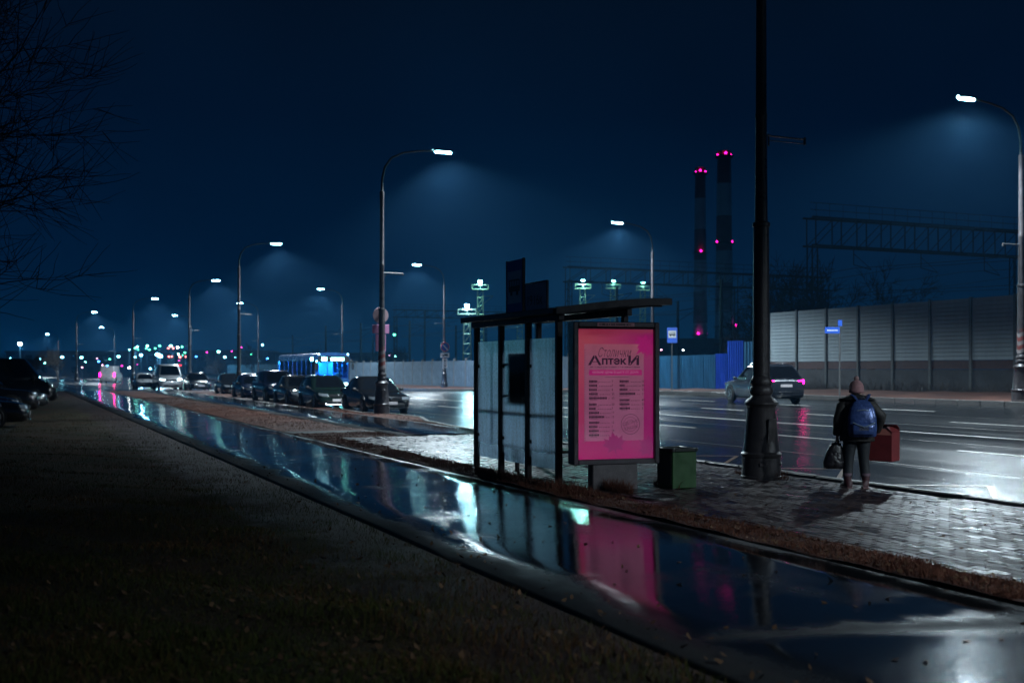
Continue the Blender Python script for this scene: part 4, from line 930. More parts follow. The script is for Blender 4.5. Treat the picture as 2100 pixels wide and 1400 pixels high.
        zt_ = tail - .16; lit = mat_tailon if lights == 'rear' else mat_tailoff
        if kind == 'van': B().box((side * hw * .92, r - .02, 1.1), (.12, .10, .5), bev=.01).build('tail_light', lit, t)
        else: B().loft([[(side * hw * .56, r - .03, zt_ - .03), (side * hw * .56, r + .0, zt_ - .03), (side * hw * .56, r - .02, zt_ + .05), (side * hw * .56, r - .06, zt_ + .05)], [(side * hw * .82, r - .14, zt_ - .09), (side * hw * .84, r - .015, zt_ - .09), (side * hw * .85, r - .045, zt_ + .09), (side * hw * .84, r - .15, zt_ + .09)], [(side * hw * .96, r - .30, zt_ - .0), (side * hw * .975, r - .22, zt_ - .02), (side * hw * .965, r - .22, zt_ + .10), (side * hw * .94, r - .30, zt_ + .10)]]).build('tail_light', lit, t, 40)
        B().box((side * hw * 1.0, (P_['ws1'] + .55), belt - .14), (.02, .16, .022), bev=.004).build('door_handle', mat_chrome, t)
    gz = zl - .02; gw = hw * .92
    b = B().box((0, f - .012, gz), (gw, .05, .13), bev=.02); b.build('grille', mat_trim, t)
    B().box((0, f - .035, gz + .055), (gw * .95, .014, .018), bev=.004).build('chrome_bar', mat_chrome, t); B().ball((0, f - .045, gz + .01), .045, 12, (1.3, .3, .9)).build('badge', mat_chrome, t, 180)
    B().box((0, f - .005, cl + .17), (hw * 1.25, .06, .13), bev=.02).build('intake', mat_trim, t)
    b = B(); b.tube([(-hw * .66, f - .01, cl + .09), (-hw * .45, f - .04, cl + .055), (hw * .45, f - .04, cl + .055), (hw * .66, f - .01, cl + .09)], .013, 6); b.build('bumper_trim', mat_chrome, t, 60)
    B().box((0, f - .045, cl + .245), (.52, .012, .112), bev=.003).build('number_plate', mat_number, t); B().box((0, r + .006, zl + (.0 if kind != 'van' else -.1)), (.52, .012, .112), bev=.003).build('number_plate', mat_number, t)
    B().box((0, r - .02, cl + .30), (hw * 1.5, .08, .035), bev=.01).build('rear_bumper_trim', mat_chrome if kind == 'suv' else mat_trim, t)
    if kind == 'suv':
        for side in (-1, 1): B().tube([(side * wt * .9, y1 + .2, H - .01), (side * wt * .9, y1 + .3, H + .035), (side * wt * .9, y2 - .25, H + .035), (side * wt * .9, y2 - .1, H - .01)], .016, 6).build('roof_rail', mat_chrome, t, 60)
    return t
GP = 'cars parked nose to tail along the kerb'
def parked(px_right, q, kind, pm, label, name='parked_car'):
    """px_right: photo column of the outer front corner"""
    t_ = (px_right - 1050) / FPX; # corner at (p, q): solve p
    p = q * (SN + CS * t_) / (CS - SN * t_); hw = {'sedan': .89, 'hatch': .87, 'suv': .93, 'van': 1.0}[kind]; L = {'sedan': 4.6, 'hatch': 4.15, 'suv': 4.65, 'van': 5.6}[kind]
    return make_car(name, label, kind, pm, GP, None, (p - hw, q + L / 2, road_z(p - hw, q)), random.uniform(-.02, .02))
blk = paint('black', (.008, .008, .009), .16); nav = paint('navy', (.010, .018, .05), .18); gry = paint('graphite', (.03, .033, .036), .2); sil = paint('silver', (.32, .34, .36), .28); wht = paint('white', (.55, .57, .60), .3); olv = paint('bottle_green', (.010, .022, .018), .18)
parked(847, 42.1, 'sedan', blk, 'black sedan parked behind the lamp post with the sign plates')
parked(733, 47.9, 'hatch', olv, 'dark car with a blue glint in its windscreen, second from the lamp with plates')
parked(672, 53.2, 'sedan', gry, 'graphite sedan third in the parked row')
parked(622, 58.6, 'suv', nav, 'dark-blue off-roader parked in front of the bus side')
parked(564, 66.5, 'sedan', nav, 'navy sedan parked between the bus and the plain lamp post')
parked(512, 77.5, 'hatch', blk, 'black hatchback half hidden by the plain lamp post')
parked(434, 96.5, 'hatch', blk, 'lone black hatchback at the end of the parked row')
# driving cars
sv = at(1564, 800, 44.0); sq = (sv.x, sv.y)
make_car('driving_car', 'silver-grey off-roader driving away with glowing pink tail lights', 'suv', paint('steel_blue', (.022, .027, .036), .22), None, 'rear', (sv.x, sv.y, road_z(sv.x, sv.y)), rad(180 - 12)).scale = (.9, .9, .88)
for px, Y, kind, pm, lb_, li, nm, rz in ((296, 104, 'sedan', sil, 'silver car waiting at the junction beside the white van', None, 'silver_car', 0), (343, 100, 'van', wht, 'white panel van with lit headlights facing along the near lane', 'front', 'white_van', 0), (228, 150, 'van', wht, 'small white van with red marker lights crossing the far junction', 'rear', 'white_van', rad(165)), (508, 104, 'sedan', sil, 'pale car with red tail lights driving off behind the parked row', 'rear', 'driving_car', rad(172))):
    x, y = xy((px - 1050) / FPX * Y, Y); make_car(nm, lb_, kind, pm, None, li, (x, y, road_z(x, y) if y < 92 and x > 12 else -.005 + min(0, road_z(x, y))), rz)
GL = 'cars parked on the left beyond the lawn'
lefts = [(33.0, -2.7, 'suv', 'dark off-roader with a pale front nearest the lawn corner'), (37.0, -1.9, 'sedan', 'low dark saloon in the left row beside the off-roader'), (41.2, -1.9, 'hatch', 'dark hatchback in the left row next to the saloon'), (46.5, -1.5, 'suv', 'dark off-roader in the left row with a red lamp glint'), (52.5, -1.0, 'sedan', 'dark saloon in the left row short of the van'), (59.0, -.9, 'van', 'tall black van at the far end of the left row')]
for i, (q, p, kind, lb_) in enumerate(lefts):
    make_car('parked_van' if kind == 'van' else 'parked_car', lb_, kind, [gry, blk, nav, blk, gry, blk][i], GL, None, (p, q, -.03), rad(90) + random.uniform(-.03, .03))
# asphalt pad under them
struct(B().add([(-40, 29, -.034), (-.4, 29, -.034), (1.6, 66, -.034), (-40, 66, -.034)], [(0, 1, 2, 3)]).build('parking_apron', M('muddy_apron', (.03, .028, .024), .8, var=.5, vs=1.5, bump=.4), None, 0))

# ================================================================== BUS
bc = at(684, 757, 84.0)
bus = thing('city_bus', 'blue-lit articulated city bus with glowing destination display behind the parked cars', 'bus', (bc.x, bc.y, road_z(bc.x, bc.y)), rad(1.5))
mat_busb = paint('bus_blue', (.02, .10, .30), .25); mat_busi = M('bus_interior', (.10, .28, .62), .6, var=.2); mat_seat = M('bus_seat', (.02, .05, .14), .7, var=.3)
mat_led = glow('bus_display', (.20, 1.0, .86), 50); mat_strip = glow('bus_ceiling_tube', (.05, .48, 1.0), 240); mat_bw = clear_glass('bus_glass', (.62, .82, 1.0))
BL, BW, BH = 12.0, 2.5, 3.0
b = B()
for s_ in (-1, 1): b.box((s_ * 1.235, BL / 2, .68), (.03, BL - .1, .72), bev=.004)
b.box((0, .015, .70), (BW - .06, .03, .76), bev=.004); b.box((0, BL, 1.5), (BW - .06, .04, 2.6)); b.build('skirt', mat_busb, bus)
b = B()
b.loft([[(-1.25, y, 2.42), (-1.25, y, 2.72), (-1.12, y, 2.93), (0, y, 3.0), (1.12, y, 2.93), (1.25, y, 2.72), (1.25, y, 2.42)] for y in (.0, .08, BL - .1, BL)], cap=True, closed=True); b.build('roof', mat_busb, bus, 40)
B().box((0, BL / 2, .36), (BW - .1, BL - .1, .06)).build('floor', mat_seat, bus, 0)
B().box((0, BL / 2, 2.40), (BW - .12, BL - .2, .02)).build('ceiling', mat_busi, bus, 0)
for s_ in (-1, 1): B().box((s_ * .72, BL / 2, 2.37), (.16, BL - 1.6, .03)).build('ceiling_tube', mat_strip, bus, 0)
B().box((0, 2.1, 1.35), (1.1, .05, 1.9)).build('driver_partition', mat_busi, bus, 0)
for k in range(7):
    for s_ in (-1, 1):
        for dx in (0, .45): 
            b = B().box((s_ * (1.02 - dx), 3.0 + k * 1.25, .86), (.40, .42, .07), bev=.02); b.box((s_ * (1.02 - dx), 3.24 + k * 1.25, 1.18), (.40, .07, .62), bev=.02); b.build('seat', mat_seat, bus)
for k in range(5): B().tube([(.3 * (-1) ** k, 2.6 + k * 1.9, .38), (.3 * (-1) ** k, 2.6 + k * 1.9, 2.38)], .025, 6).build('grab_pole', mat_chrome, bus, 60)
for s_ in (-1, 1):
    for k in range(9):
        y = .45 + k * 1.38; B().box((s_ * 1.235, y, 1.73), (.035, .07, 1.40)).build('pillar', mat_busb, bus, 0)
        if k < 8: B().box((s_ * 1.235, y + .69, 1.73), (.012, 1.30, 1.38)).build('side_window', mat_bw, bus, 0)
B().box((0, .01, 1.66), (BW - .16, .015, 1.16)).build('windscreen', mat_bw, bus, 0)
for s_ in (-1, 1): B().box((s_ * 1.21, .02, 1.7), (.07, .06, 1.5), bev=.01).build('front_pillar', mat_trim, bus)
B().box((-.45, .02, 1.7), (.05, .05, 1.3)).build('front_pillar', mat_trim, bus)
B().box((0, .005, 2.49), (BW - .1, .05, .46), bev=.015).build('display_box', mat_trim, bus)
B().box((.28, -.028, 2.50), (1.0, .012, .17), bev=.01).build('destination_display', mat_led, bus)
B().box((-.72, -.028, 2.50), (.36, .012, .24), bev=.01).build('route_display', mat_led, bus)
B().box((-1.257, 1.5, 2.50), (.012, .6, .24), bev=.005).build('route_display', mat_led, bus)
for s_ in (-1, 1):
    B().ball((s_ * 1.12, -.01, 2.86), .06, 10).build('marker_lamp', glow('marker_lamp', (.45, .9, 1.), 14), bus, 180)
    B().box((s_ * .92, -.015, .62), (.34, .03, .17), bev=.02).build('headlight', mat_headon, bus)
    b = B().box((s_ * 1.42, -.25, 1.95), (.20, .09, .48), bev=.03); b.tube([(s_ * 1.22, -.02, 2.45), (s_ * 1.42, -.25, 2.35), (s_ * 1.42, -.25, 2.1)], .022, 6); b.build('mirror', mat_trim, bus)
    for yy in (2.6, 9.2):
        B().lathe([(.30, -.14), (.47, -.15), (.5, -.11), (.5, .11), (.47, .15), (.30, .14)], 22, (s_ * 1.08, yy, .5), 'x').build('wheel', mat_tyre, bus, 40)
dv = thing('bus_driver', 'person in dark clothes sitting behind the bus windscreen', 'person', (bc.x + .72, bc.y + 1.15, bc.z * 0 + road_z(bc.x, bc.y) + .62))
V, E, R_ = [], [], []
p0 = bone((0, 0, .38), .15); p1 = bone((0, .02, .66), .17, p0); p2 = bone((0, 0, .92), .06, p1); p3 = bone((0, -.02, 1.05), .10, p2); bone((0, -.02, 1.15), .08, p3)
for s_ in (-1, 1):
    a_ = bone((s_ * .2, .02, .80), .07, p1); c_ = bone((s_ * .27, -.15, .58), .055, a_); bone((s_ * .15, -.38, .66), .04, c_)
    g_ = bone((s_ * .1, -.05, .34), .09, p0); h_ = bone((s_ * .14, -.42, .36), .07, g_); bone((s_ * .14, -.44, .03), .05, h_)
skin_body('body', V, E, R_, 0, mat_coat, dv)
# ================================================================== BARRIER, FENCES, RAILWAY
mat_panel = M('pale_barrier_panel', (.25, .30, .325), .5, var=.16, vs=2, bump=.05, streak=.3); mat_post = M('grey_barrier_post', (.10, .11, .11), .45, .3, var=.3, vs=5)
mat_plin = M('brown_plinth', (.050, .026, .025), .7, var=.4, vs=3, bump=.3); mat_conc = M('old_concrete', (.13, .135, .14), .75, var=.4, vs=2.5, bump=.35, bs=12)
WP = 42.0
nbz = road_z(FARK, 40) + .12
bar = thing('noise_barrier', 'pale ribbed noise barrier wall of wide panels above a brown plinth across the road', 'wall', (WP, 0, nbz))
pw = 2.62; qa = [WP * (CS - SN * t) / (CS * t + SN) for t in ((x - 1050) / FPX for x in (1635, 2085))]
qe = qa[0]; zb_, zt_ = 2.14 - nbz, 5.12 - nbz
ribs = 15
def ribprof():
    o = []; n = ribs; h = (zt_ - zb_) / n
    for i in range(n): z = zb_ + i * h; o += [(0, z + .006), (-.03, z + .012), (-.03, z + h - .012), (0, z + h - .006)]
    return o
pf = ribprof()
pan = B(); pan.loft([[(x, y, z) for x, z in pf] + [(.05, y, pf[-1][1]), (.05, y, pf[0][1])] for y in (-pw / 2 + .06, pw / 2 - .06)]); pan_me = pan.mesh('panel', mat_panel, 0)
pst_me = B().box((-.02, 0, (zt_ + .05) / 2 - .2), (.17, .15, zt_ + .45), bev=.01).mesh('barrier_post', mat_post)
pl_me = B().box((.03, 0, zb_ - .22), (.10, pw - .16, .42)).mesh('plinth_board', mat_plin, 0); cc_me = B().box((.05, 0, (zb_ - .45) / 2 - .2), (.16, pw - .16, zb_ - .45 + .4)).mesh('concrete_base', M('dark_base_concrete', (.035, .037, .040), .8, var=.5, vs=2, bump=.3), 0)
for k in range(-1, 12):
    q = qe + pw * .0 - k * pw
    link('barrier_post', pst_me, bar, (0, q, 0))
    if k < 11:
        for nm, me_ in (('panel', pan_me), ('plinth_board', pl_me), ('concrete_base', cc_me)): link(nm, me_, bar, (0, q - pw / 2, 0))
# dry weeds at its foot
mat_twig = M('wet_twigs', (.030, .024, .020), .6, var=.4, vs=10)
def weed_pt():
    q = random.uniform(28, 72); p = 41.7 - abs(random.gauss(0, .55)); return (p, q, ground_z(p, q) - .06)
blades('barrier_weeds', 9000, weed_pt, .15, .75, .006, mat_twig, 'dry dark weeds along the foot of the noise barrier', 'weeds')
# concrete fence farther on
cf = thing('concrete_fence', 'long blue-grey concrete panel fence across the road behind the bus', 'fence', (38.0, 0, 0))
mat_fence = M('bluish_concrete', (.10, .15, .20), .7, var=.35, vs=1.6, bump=.3, bs=9)
fpan = B().box((0, 0, 1.2), (.12, 2.86, 2.5), bev=.01)
for s_ in range(5): fpan.box((-.07, -1.15 + s_ * .575, 1.25), (.03, .40, 2.1), bev=.01)
fpan = fpan.mesh('fence_panel', mat_fence); fpo = B().box((0, 0, 1.3), (.2, .16, 2.75), bev=.01).mesh('fence_post', mat_conc)
for k in range(50):
    q = 72 + k * 3.0; z = road_z(FARK, q) + .10; link('fence_panel', fpan, cf, (0, q + 1.5, z)); link('fence_post', fpo, cf, (0, q, z))
# blue hoarding between fence and barrier
hb = thing('blue_hoarding', 'bright blue corrugated steel hoarding at the end of the concrete fence', 'fence', (38.0, 0, 0))
mat_hb = M('blue_sheet_steel', (.012, .060, .42), .35, .2, var=.3, vs=3, rvar=.1, streak=.3); mat_hb2 = M('dull_blue_sheet', (.02, .10, .20), .4, .1, var=.3, vs=3, streak=.3)
def corr(n, w_, h_): 
    pts = []
    for i in range(n): y = i * w_ / n; pts += [(0, y), (0, y + w_ / n * .45), (.05, y + w_ / n * .5), (.05, y + w_ / n * .95)]
    return B().loft([[(x, y, z) for x, y in pts] + [(.09, pts[-1][1], z), (.09, 0, z)] for z in (0, h_)])
qh = [on_p(x, 38.0)[0].y for x in (1546, 1523, 1490, 1466, 1420, 1350)]
for (a, c_, hgt, mt) in ((qh[0] - 1.0, qh[1], 2.75, mat_hb2), (qh[1], qh[2], 2.85, mat_hb), (qh[2], qh[3], 2.15, mat_hb), (qh[3], 72, 2.1, mat_hb2)):
    n = max(1, int((c_ - a) / 1.15)); w_ = (c_ - a) / n; me_ = corr(7, w_ - .02, hgt).mesh('sheet', mt, 0)
    for i in range(n): link('sheet', me_, hb, (0, a + i * w_, road_z(FARK, a) + .08))
# far stop sign and street-name sign
p = on_p(1378, 30.6)[0]; z0 = ground_z(30.6, p.y)
fs_ = thing('bus_stop_sign', 'small bright-blue bus stop sign on a thin post across the road', 'sign', (30.6, p.y, z0), YAW + rad(5))
B().tube([(0, 0, -.1), (0, 0, 3.1)], .03, 10).build('post', mat_steel, fs_, 60)
B().box((0, -.045, 2.85), (.52, .02, .78), bev=.006).build('panel', M('bright_sign_blue', (.03, .16, .85), .3, var=.1), fs_); B().box((0, -.058, 2.90), (.40, .004, .36)).build('white_field', mat_white, fs_, 0); bus_icon(fs_, (0, -.063, 2.90), .32, mat_black, 'x')
p = on_p(1722, 30.6)[0]; z0 = ground_z(30.6, p.y)
st_ = thing('street_name_sign', 'blue street-name plate on a thin post before the noise barrier', 'sign', (30.6, p.y, z0), YAW)
B().tube([(0, 0, -.1), (0, 0, 3.05)], .035, 10).build('post', mat_steel, st_, 60); B().box((-.31, -.03, 2.66), (.60, .02, .26), bev=.006).build('name_plate', mat_blue, st_); B().box((.0, -.045, 2.95), (.17, .02, .24), bev=.006).build('number_plate', mat_blue, st_)
b = B(); x = -.52; random.seed(9)
while x < -.10: ww = random.uniform(.02, .04); b.box((x + ww / 2, -.042, 2.66), (ww, .003, .045)); x += ww + .012
b.build('small_print', mat_white, st_, 0)
# railway portals
mat_rail = M('dark_railway_steel', (.018, .020, .024), .6, .3, var=.3, vs=4)
def portal(q, p0, p1, zt, hh, label, lanes=14):
    t = thing('railway_gantry', label, 'gantry', (p0, q, 0), 0, 'railway gantries behind the walls'); L = p1 - p0
    b = B(); z0, z1 = zt - hh, zt
    for y in (-.5, .5):
        for z in (z0, z1): b.box((L / 2, y, z), (L + .6, .14, .14))
        n = lanes
        for i in range(n + 1):
            x = L * i / n; b.box((x, y, (z0 + z1) / 2), (.07, .07, hh))
            if i < n: b.tube([(x, y, z0), (x + L / n, y, z1)], .035, 4)
    for i in range(lanes + 1): b.box((L * i / lanes, 0, z1), (.06, 1.0, .06)); b.box((L * i / lanes, 0, z0), (.06, 1.0, .06))
    b.build('truss_beam', mat_rail, t, 0)
    b = B()
    for i in range(int(L / 1.2) + 1): b.tube([(i * 1.2, -.55, z1), (i * 1.2, -.55, z1 + 1.0)], .02, 4)
    for z in (.5, 1.0): b.tube([(-.5, -.55, z1 + z), (L + .5, -.55, z1 + z)], .025, 4)
    b.build('handrail', mat_rail, t, 0)
    for x in (.1, L * .62, L - .1):
        b = B()
        for sx in (-.28, .28):
            for sy in (-.28, .28): b.tube([(x + sx, sy, -.4), (x + sx * .8, sy, z0)], .07, 4)
        for i in range(9):
            z = i * z0 / 9
            for sy in (-.28, .28): b.tube([(x - .28, sy, z), (x + .28, sy, z + z0 / 9)], .03, 4)
        b.build('post', mat_rail, t, 0)
    for i in range(4):
        b = B(); x = L * (i + .6) / 5; b.tube([(x, 0, z0), (x, 0, z0 - 1.2), (x + 1.6, 0, z0 - 1.5)], .04, 5); b.tube([(x, 0, z0 - .4), (x + 1.6, 0, z0 - 1.45)], .025, 5); b.build('cantilever', mat_rail, t, 0)
    return t
portal(64.5, 52.0, 84.0, 12.5, 2.0, 'large dark railway gantry truss above the noise barrier')
portal(104, 52.5, 86.0, 12.3, 1.5, 'railway gantry truss crossing before the striped chimneys')
portal(191, 62, 90, 12.3, 1.3, 'distant railway gantry left of the shelter roof')
for i, (p, z) in enumerate(((55.5, 9.0), (60, 9.2), (66, 9.1), (72, 9.0), (57.5, 7.4), (63, 7.5))):
    b = B(); pts = [(p, y, z - .5 * math.sin(math.pi * ((y - 24) % 40) / 40)) for y in range(24, 300, 5)]; b.tube(pts, .022, 4); tag(b.build('overhead_wire', M('black_wire', (.01, .01, .012), .5, var=0), None, 0), 'thin overhead railway wire sagging between the gantries', 'wire', 'overhead railway wires')
# floodlight masts in the rail yard
mat_flood = glow('flood_teal', (.20, 1.0, .80), 45); mat_floodw = glow('flood_white', (.22, .72, 1.0), 60); mat_ylat = M('pale_lattice', (.30, .33, .25), .5, .2, var=.2)
def mast(px, py, Y, mat, label, power):
    v = at(px, py, Y); t = thing('floodlight_mast', label, 'floodlight mast', (v.x, v.y, 0), YAW, 'floodlight masts in the rail yard'); H = v.z
    b = B()
    for sx in (-.35, .35):
        for sy in (-.35, .35): b.tube([(sx * 1.6, sy * 1.6, -.4), (sx, sy, H - 1)], .06, 4)
    n = int(H / 1.2)
    for i in range(n):
        z = i * (H - 1) / n; k = 1.6 - .6 * i / n
        for sy in (-.35, .35): b.tube([(-.35 * k, sy * k, z), (.35 * k, sy * k, z)], .04, 4); b.tube([(-.35 * k, sy * k, z), (.35 * k, sy * k, z + (H - 1) / n)], .03, 4)
    b.build('lattice_tower', mat_ylat, t, 0)
    b = B(); b.box((0, 0, H - 1), (2.2, 1.4, .1)); b.box((0, -.7, H - .45), (2.2, .05, .05)); 
    for x in (-1.05, 0, 1.05): b.box((x, -.7, H - .7), (.05, .05, .6))
    b.box((.9, -.1, H - 1.9), (1.6, .08, .08)); b.tube([(.3, 0, H - 3), (1.7, 0, H - 1.9)], .04, 4); b.build('platform', mat_ylat, t, 0)
    f = B().box((0, -.5, H), (.62, .32, .5), (.25, 0, 0), bev=.05).build('floodlight', mat_trim, t)
    B().box((0, -.685, H - .045), (.5, .02, .4), (.25, 0, 0), bev=.01).build('lens', mat, f)
    Ld = bpy.data.lights.new('flood_light', 'POINT'); Ld.energy = power; Ld.color = (.35, 1, .9) if mat is mat_flood else (.4, .85, 1); Ld.shadow_soft_size = .2; link('flood_light', Ld, t, (0, -.95, H - .1))
mast(985, 578, 150, mat_flood, 'teal floodlight mast beside the shelter roof corner', 1500); mast(1066, 582, 185, mat_flood, 'teal floodlight mast hidden behind the blue stop sign', 700); mast(1195, 577, 155, mat_flood, 'bright teal floodlight mast over the shelter roof', 1500); mast(1257, 578, 170, mat_flood, 'dim teal floodlight mast behind a gantry post', 400); mast(1318, 582, 180, mat_flood, 'dimmest teal floodlight mast right of the gantry post', 250); mast(958, 627, 135, mat_floodw, 'lower blue-white floodlight mast left of the shelter roof', 1800)
# catenary poles
for i, (px, Y, hz_, wh) in enumerate(((668, 170, 90, 'above the bus roof'), (740, 150, 95, 'right of the bus mirror'), (765, 190, 70, 'just left of the sign plates'), (840, 140, 100, 'right of the sign plates'), (871, 175, 120, 'left of the no-parking sign'), (1085, 120, 130, 'seen through the shelter'), (1390, 110, 140, 'above the small far stop sign'), (1480, 95, 185, 'before the taller chimney'), (1265, 118, 170, 'over the shelter roof front'), (600, 210, 70, 'over the tail of the bus'), (935, 160, 90, 'between no-parking sign and shelter'))):
    v = at(px, YH, Y); t = thing('catenary_pole', 'thin dark railway pole with a bracket, ' + wh, 'pole', (v.x, v.y, 0), random.uniform(-.3, .3), 'railway poles behind the fence'); H = HC + hz_ * Y / FPX
    B().lathe([(.20, -.4), (.13, H)], 8).build('pole', mat_rail, t); b = B(); b.tube([(0, 0, H - 1), (2.2, 0, H - .6)], .04, 5); b.tube([(0, 0, H - 2), (2.2, 0, H - .65)], .03, 5); b.build('bracket', mat_rail, t)
# chimneys
mat_cr = M('chimney_red', (.34, .07, .07), .7, var=.2, vs=.2); mat_cw = M('chimney_white', (.80, .80, .82), .7, var=.15, vs=.2); mat_av = glow('aviation_lamp', (1.0, .01, .45), 9)
def chimney(px, Y, ytop, wtop, wbot, bands, lamps, label):
    v = at(px, YH, Y); t = thing('factory_chimney', label, 'chimney', (v.x, v.y, 0), YAW, 'striped factory chimneys'); zz = lambda y: HC + (YH - y) * Y / FPX
    R0, R1 = wbot * Y / FPX / 2, wtop * Y / FPX / 2; ztop = zz(ytop); rr = lambda z: R0 + (R1 - R0) * max(0, z) / ztop
    edges = [-.5] + [zz(y) for y in bands] + [ztop]
    for i in range(len(edges) - 1):
        a, c = edges[i], edges[i + 1]; B().lathe([(rr(a), a), (rr(c), c)], 24, cap=(i == len(edges) - 2)).build('band', mat_cr if (len(edges) - 2 - i) % 2 == 0 else mat_cw, t, 60)
    for y in set(y for _, y in lamps):
        B().lathe([(rr(zz(y)), zz(y) - .8), (rr(zz(y)) + .9, zz(y) - .8), (rr(zz(y)) + .9, zz(y) - .5), (rr(zz(y)), zz(y) - .5)], 24, cap=False).build('gallery', mat_rail, t, 30)
    for x, y in lamps: B().ball(((x - px) * Y / FPX, -rr(zz(y)) - .7 if abs(x - px) < wtop * .4 else -.8, zz(y)), .42, 8).build('aviation_lamp', mat_av, t, 180)
chimney(1436, 470, 344, 20, 31, [722, 663, 598, 534, 471, 407], [(1427, 354), (1434, 352), (1446, 353), (1435, 516), (1429, 684), (1448, 684)], 'slimmer red and white striped chimney with magenta warning lamps')
chimney(1485, 430, 311, 27, 40, [700, 640, 580, 515, 443, 377], [(1471, 319), (1485, 317), (1498, 319), (1470, 496), (1500, 496), (1470, 667), (1508, 667)], 'taller thicker striped chimney with magenta warning lamps')
# distant buildings and trees
mat_bld = M('dark_block', (.03, .035, .05), .8, var=.3, vs=.3)
for px, Y, w_, h_, lb_ in ((190, 300, 40, 6.5, 'low dark building on the skyline behind the junction'), (620, 330, 60, 6.5, 'wide dark building on the skyline behind the bus'), (1430, 380, 50, 12, 'dark plant building at the foot of the chimneys'), (430, 320, 36, 7, 'dark block behind the lone hatchback')):
    v = at(px, YH, Y); t = thing('building', lb_, 'building', (v.x, v.y, -.4), YAW); B().box((0, 0, h_ / 2), (w_, 14, h_)).build('wall', mat_bld, t, 0); B().box((0, 0, h_ + .2), (w_ + .6, 14.6, .4)).build('roof', mat_trim, t, 0)
    n = int(w_ / 4)
    wme = B().box((0, 0, 0), (1.6, .1, 1.5)).mesh('window', mat_cglass, 0)
    for i in range(n):
        for j in range(int(h_ / 3.2)): link('window', wme, t, (-w_ / 2 + 2 + i * 4, -7.02, 2 + j * 3.1))
def tree_mesh(name, H, spread, depth, seed, twist=.5, base=.30, dens=3, minr=.006, lean=(0, 0)):
    random.seed(seed); tr, cr = B(), B()
    def grow(p, d, ln, r, lev):
        n = 4; pts = [p]; rs = [r]; c = p; dd = d
        for i in range(n):
            dd = (dd + Vector((random.gauss(0, .16), random.gauss(0, .16), random.gauss(.02, .10))) * twist * 1.6).normalized(); c = c + dd * ln / n; pts.append(c); rs.append(r * (1 - .55 * (i + 1) / n))
        (tr if lev == 0 else cr).tube(pts, rs, 7 if lev < 2 else (4 if lev < 3 else 3), False)
        if lev >= depth: return
        for k in range(dens + (2 if lev == 0 else 0) + (1 if lev == depth - 1 else 0)):
            f = random.uniform(.35, 1.0); i = min(n - 1, int(f * n)); s_ = pts[i].lerp(pts[i + 1], f * n - i); a = random.uniform(0, 6.283)
            side = dd.orthogonal().normalized(); side.rotate(Matrix.Rotation(a, 3, dd)); nd = (dd * random.uniform(.35, .9) + side * random.uniform(.5, 1.1) * spread + Vector((lean[0], lean[1], .12))).normalized()
            grow(s_, nd, ln * random.uniform(.55, .8), max(minr, rs[i] * random.uniform(.45, .7)), lev + 1)
        grow(c, dd, ln * .7, max(minr, rs[-1] * .9), lev + 1)
    grow(Vector((0, 0, -.3)), Vector((0, 0, 1)), H * base, H * .022, 0)
    return tr.mesh('trunk', mat_bark, 60), cr.mesh('crown', mat_bark, 0)
mat_bark = M('wet_bark', (.022, .019, .017), .75, var=.4, vs=6, bump=.4, bs=25)
def tree(meshes, loc, label, group=None, sc=1., rz=0.):
    t = thing('bare_tree', label, 'tree', loc, rz, group); t.scale = (sc, sc, sc)
    for nm, me_ in zip(('trunk', 'crown'), meshes): link(nm, me_, t)
nearT = tree_mesh('near', 14, .95, 5, 11, .55, .34, 4, .008)
v = at(-420, YH, 22); tree(nearT, (v.x, v.y, -.1), 'bare tree reaching twigs into the sky above the left car row', None, 1.0, 1.2)
T1 = tree_mesh('a', 11, .8, 5, 3, .5, .30, 3, .020); T2 = tree_mesh('b', 12, .9, 5, 5, .5, .28, 3, .020)
for i, (px, Y, sc, lb_) in enumerate(((1612, 78, 1.05, 'bare tree behind the barrier end beside the big lamp post'), (1690, 84, 1.25, 'dense bare tree rising between the gantry posts'), (1768, 82, 1.25, 'broad bare tree behind the middle of the noise barrier'), (1530, 96, 1.0, 'bare tree behind the blue hoarding'))):
    v = at(px, YH, Y); tree(T1 if i % 2 else T2, (v.x, v.y, .1), lb_, None, sc, i * 1.3)
for i, (px, Y) in enumerate(((455, 190), (520, 175), (560, 180), (610, 190), (660, 170), (720, 180), (770, 160), (830, 185), (890, 170), (1010, 200), (1110, 210), (60, 130), (-10, 110), (120, 170))):
    v = at(px, YH, Y); tree(T1 if i % 2 else T2, (v.x, v.y, -.1), ('dark bare far tree ' + {455: 'over the lone black hatchback', 520: 'right of the plain lamp post by the cars', 560: 'above the dark-blue off-roader', 610: 'above the rear of the bus', 660: 'above the front of the bus', 720: 'just right of the bus', 770: 'behind the lamp with sign plates', 830: 'right of the lamp with sign plates', 890: 'left of the no-parking sign', 1010: 'behind the far end of the shelter', 1110: 'behind the roof signs of the shelter'}[px]) if px > 300 else 'dark bare tree beyond the left car row', 'bare trees on the skyline' if px > 300 else 'bare trees at the left junction', (.75, .9, .65)[i % 3] * (.8 if px > 300 else .7), i * 1.1)
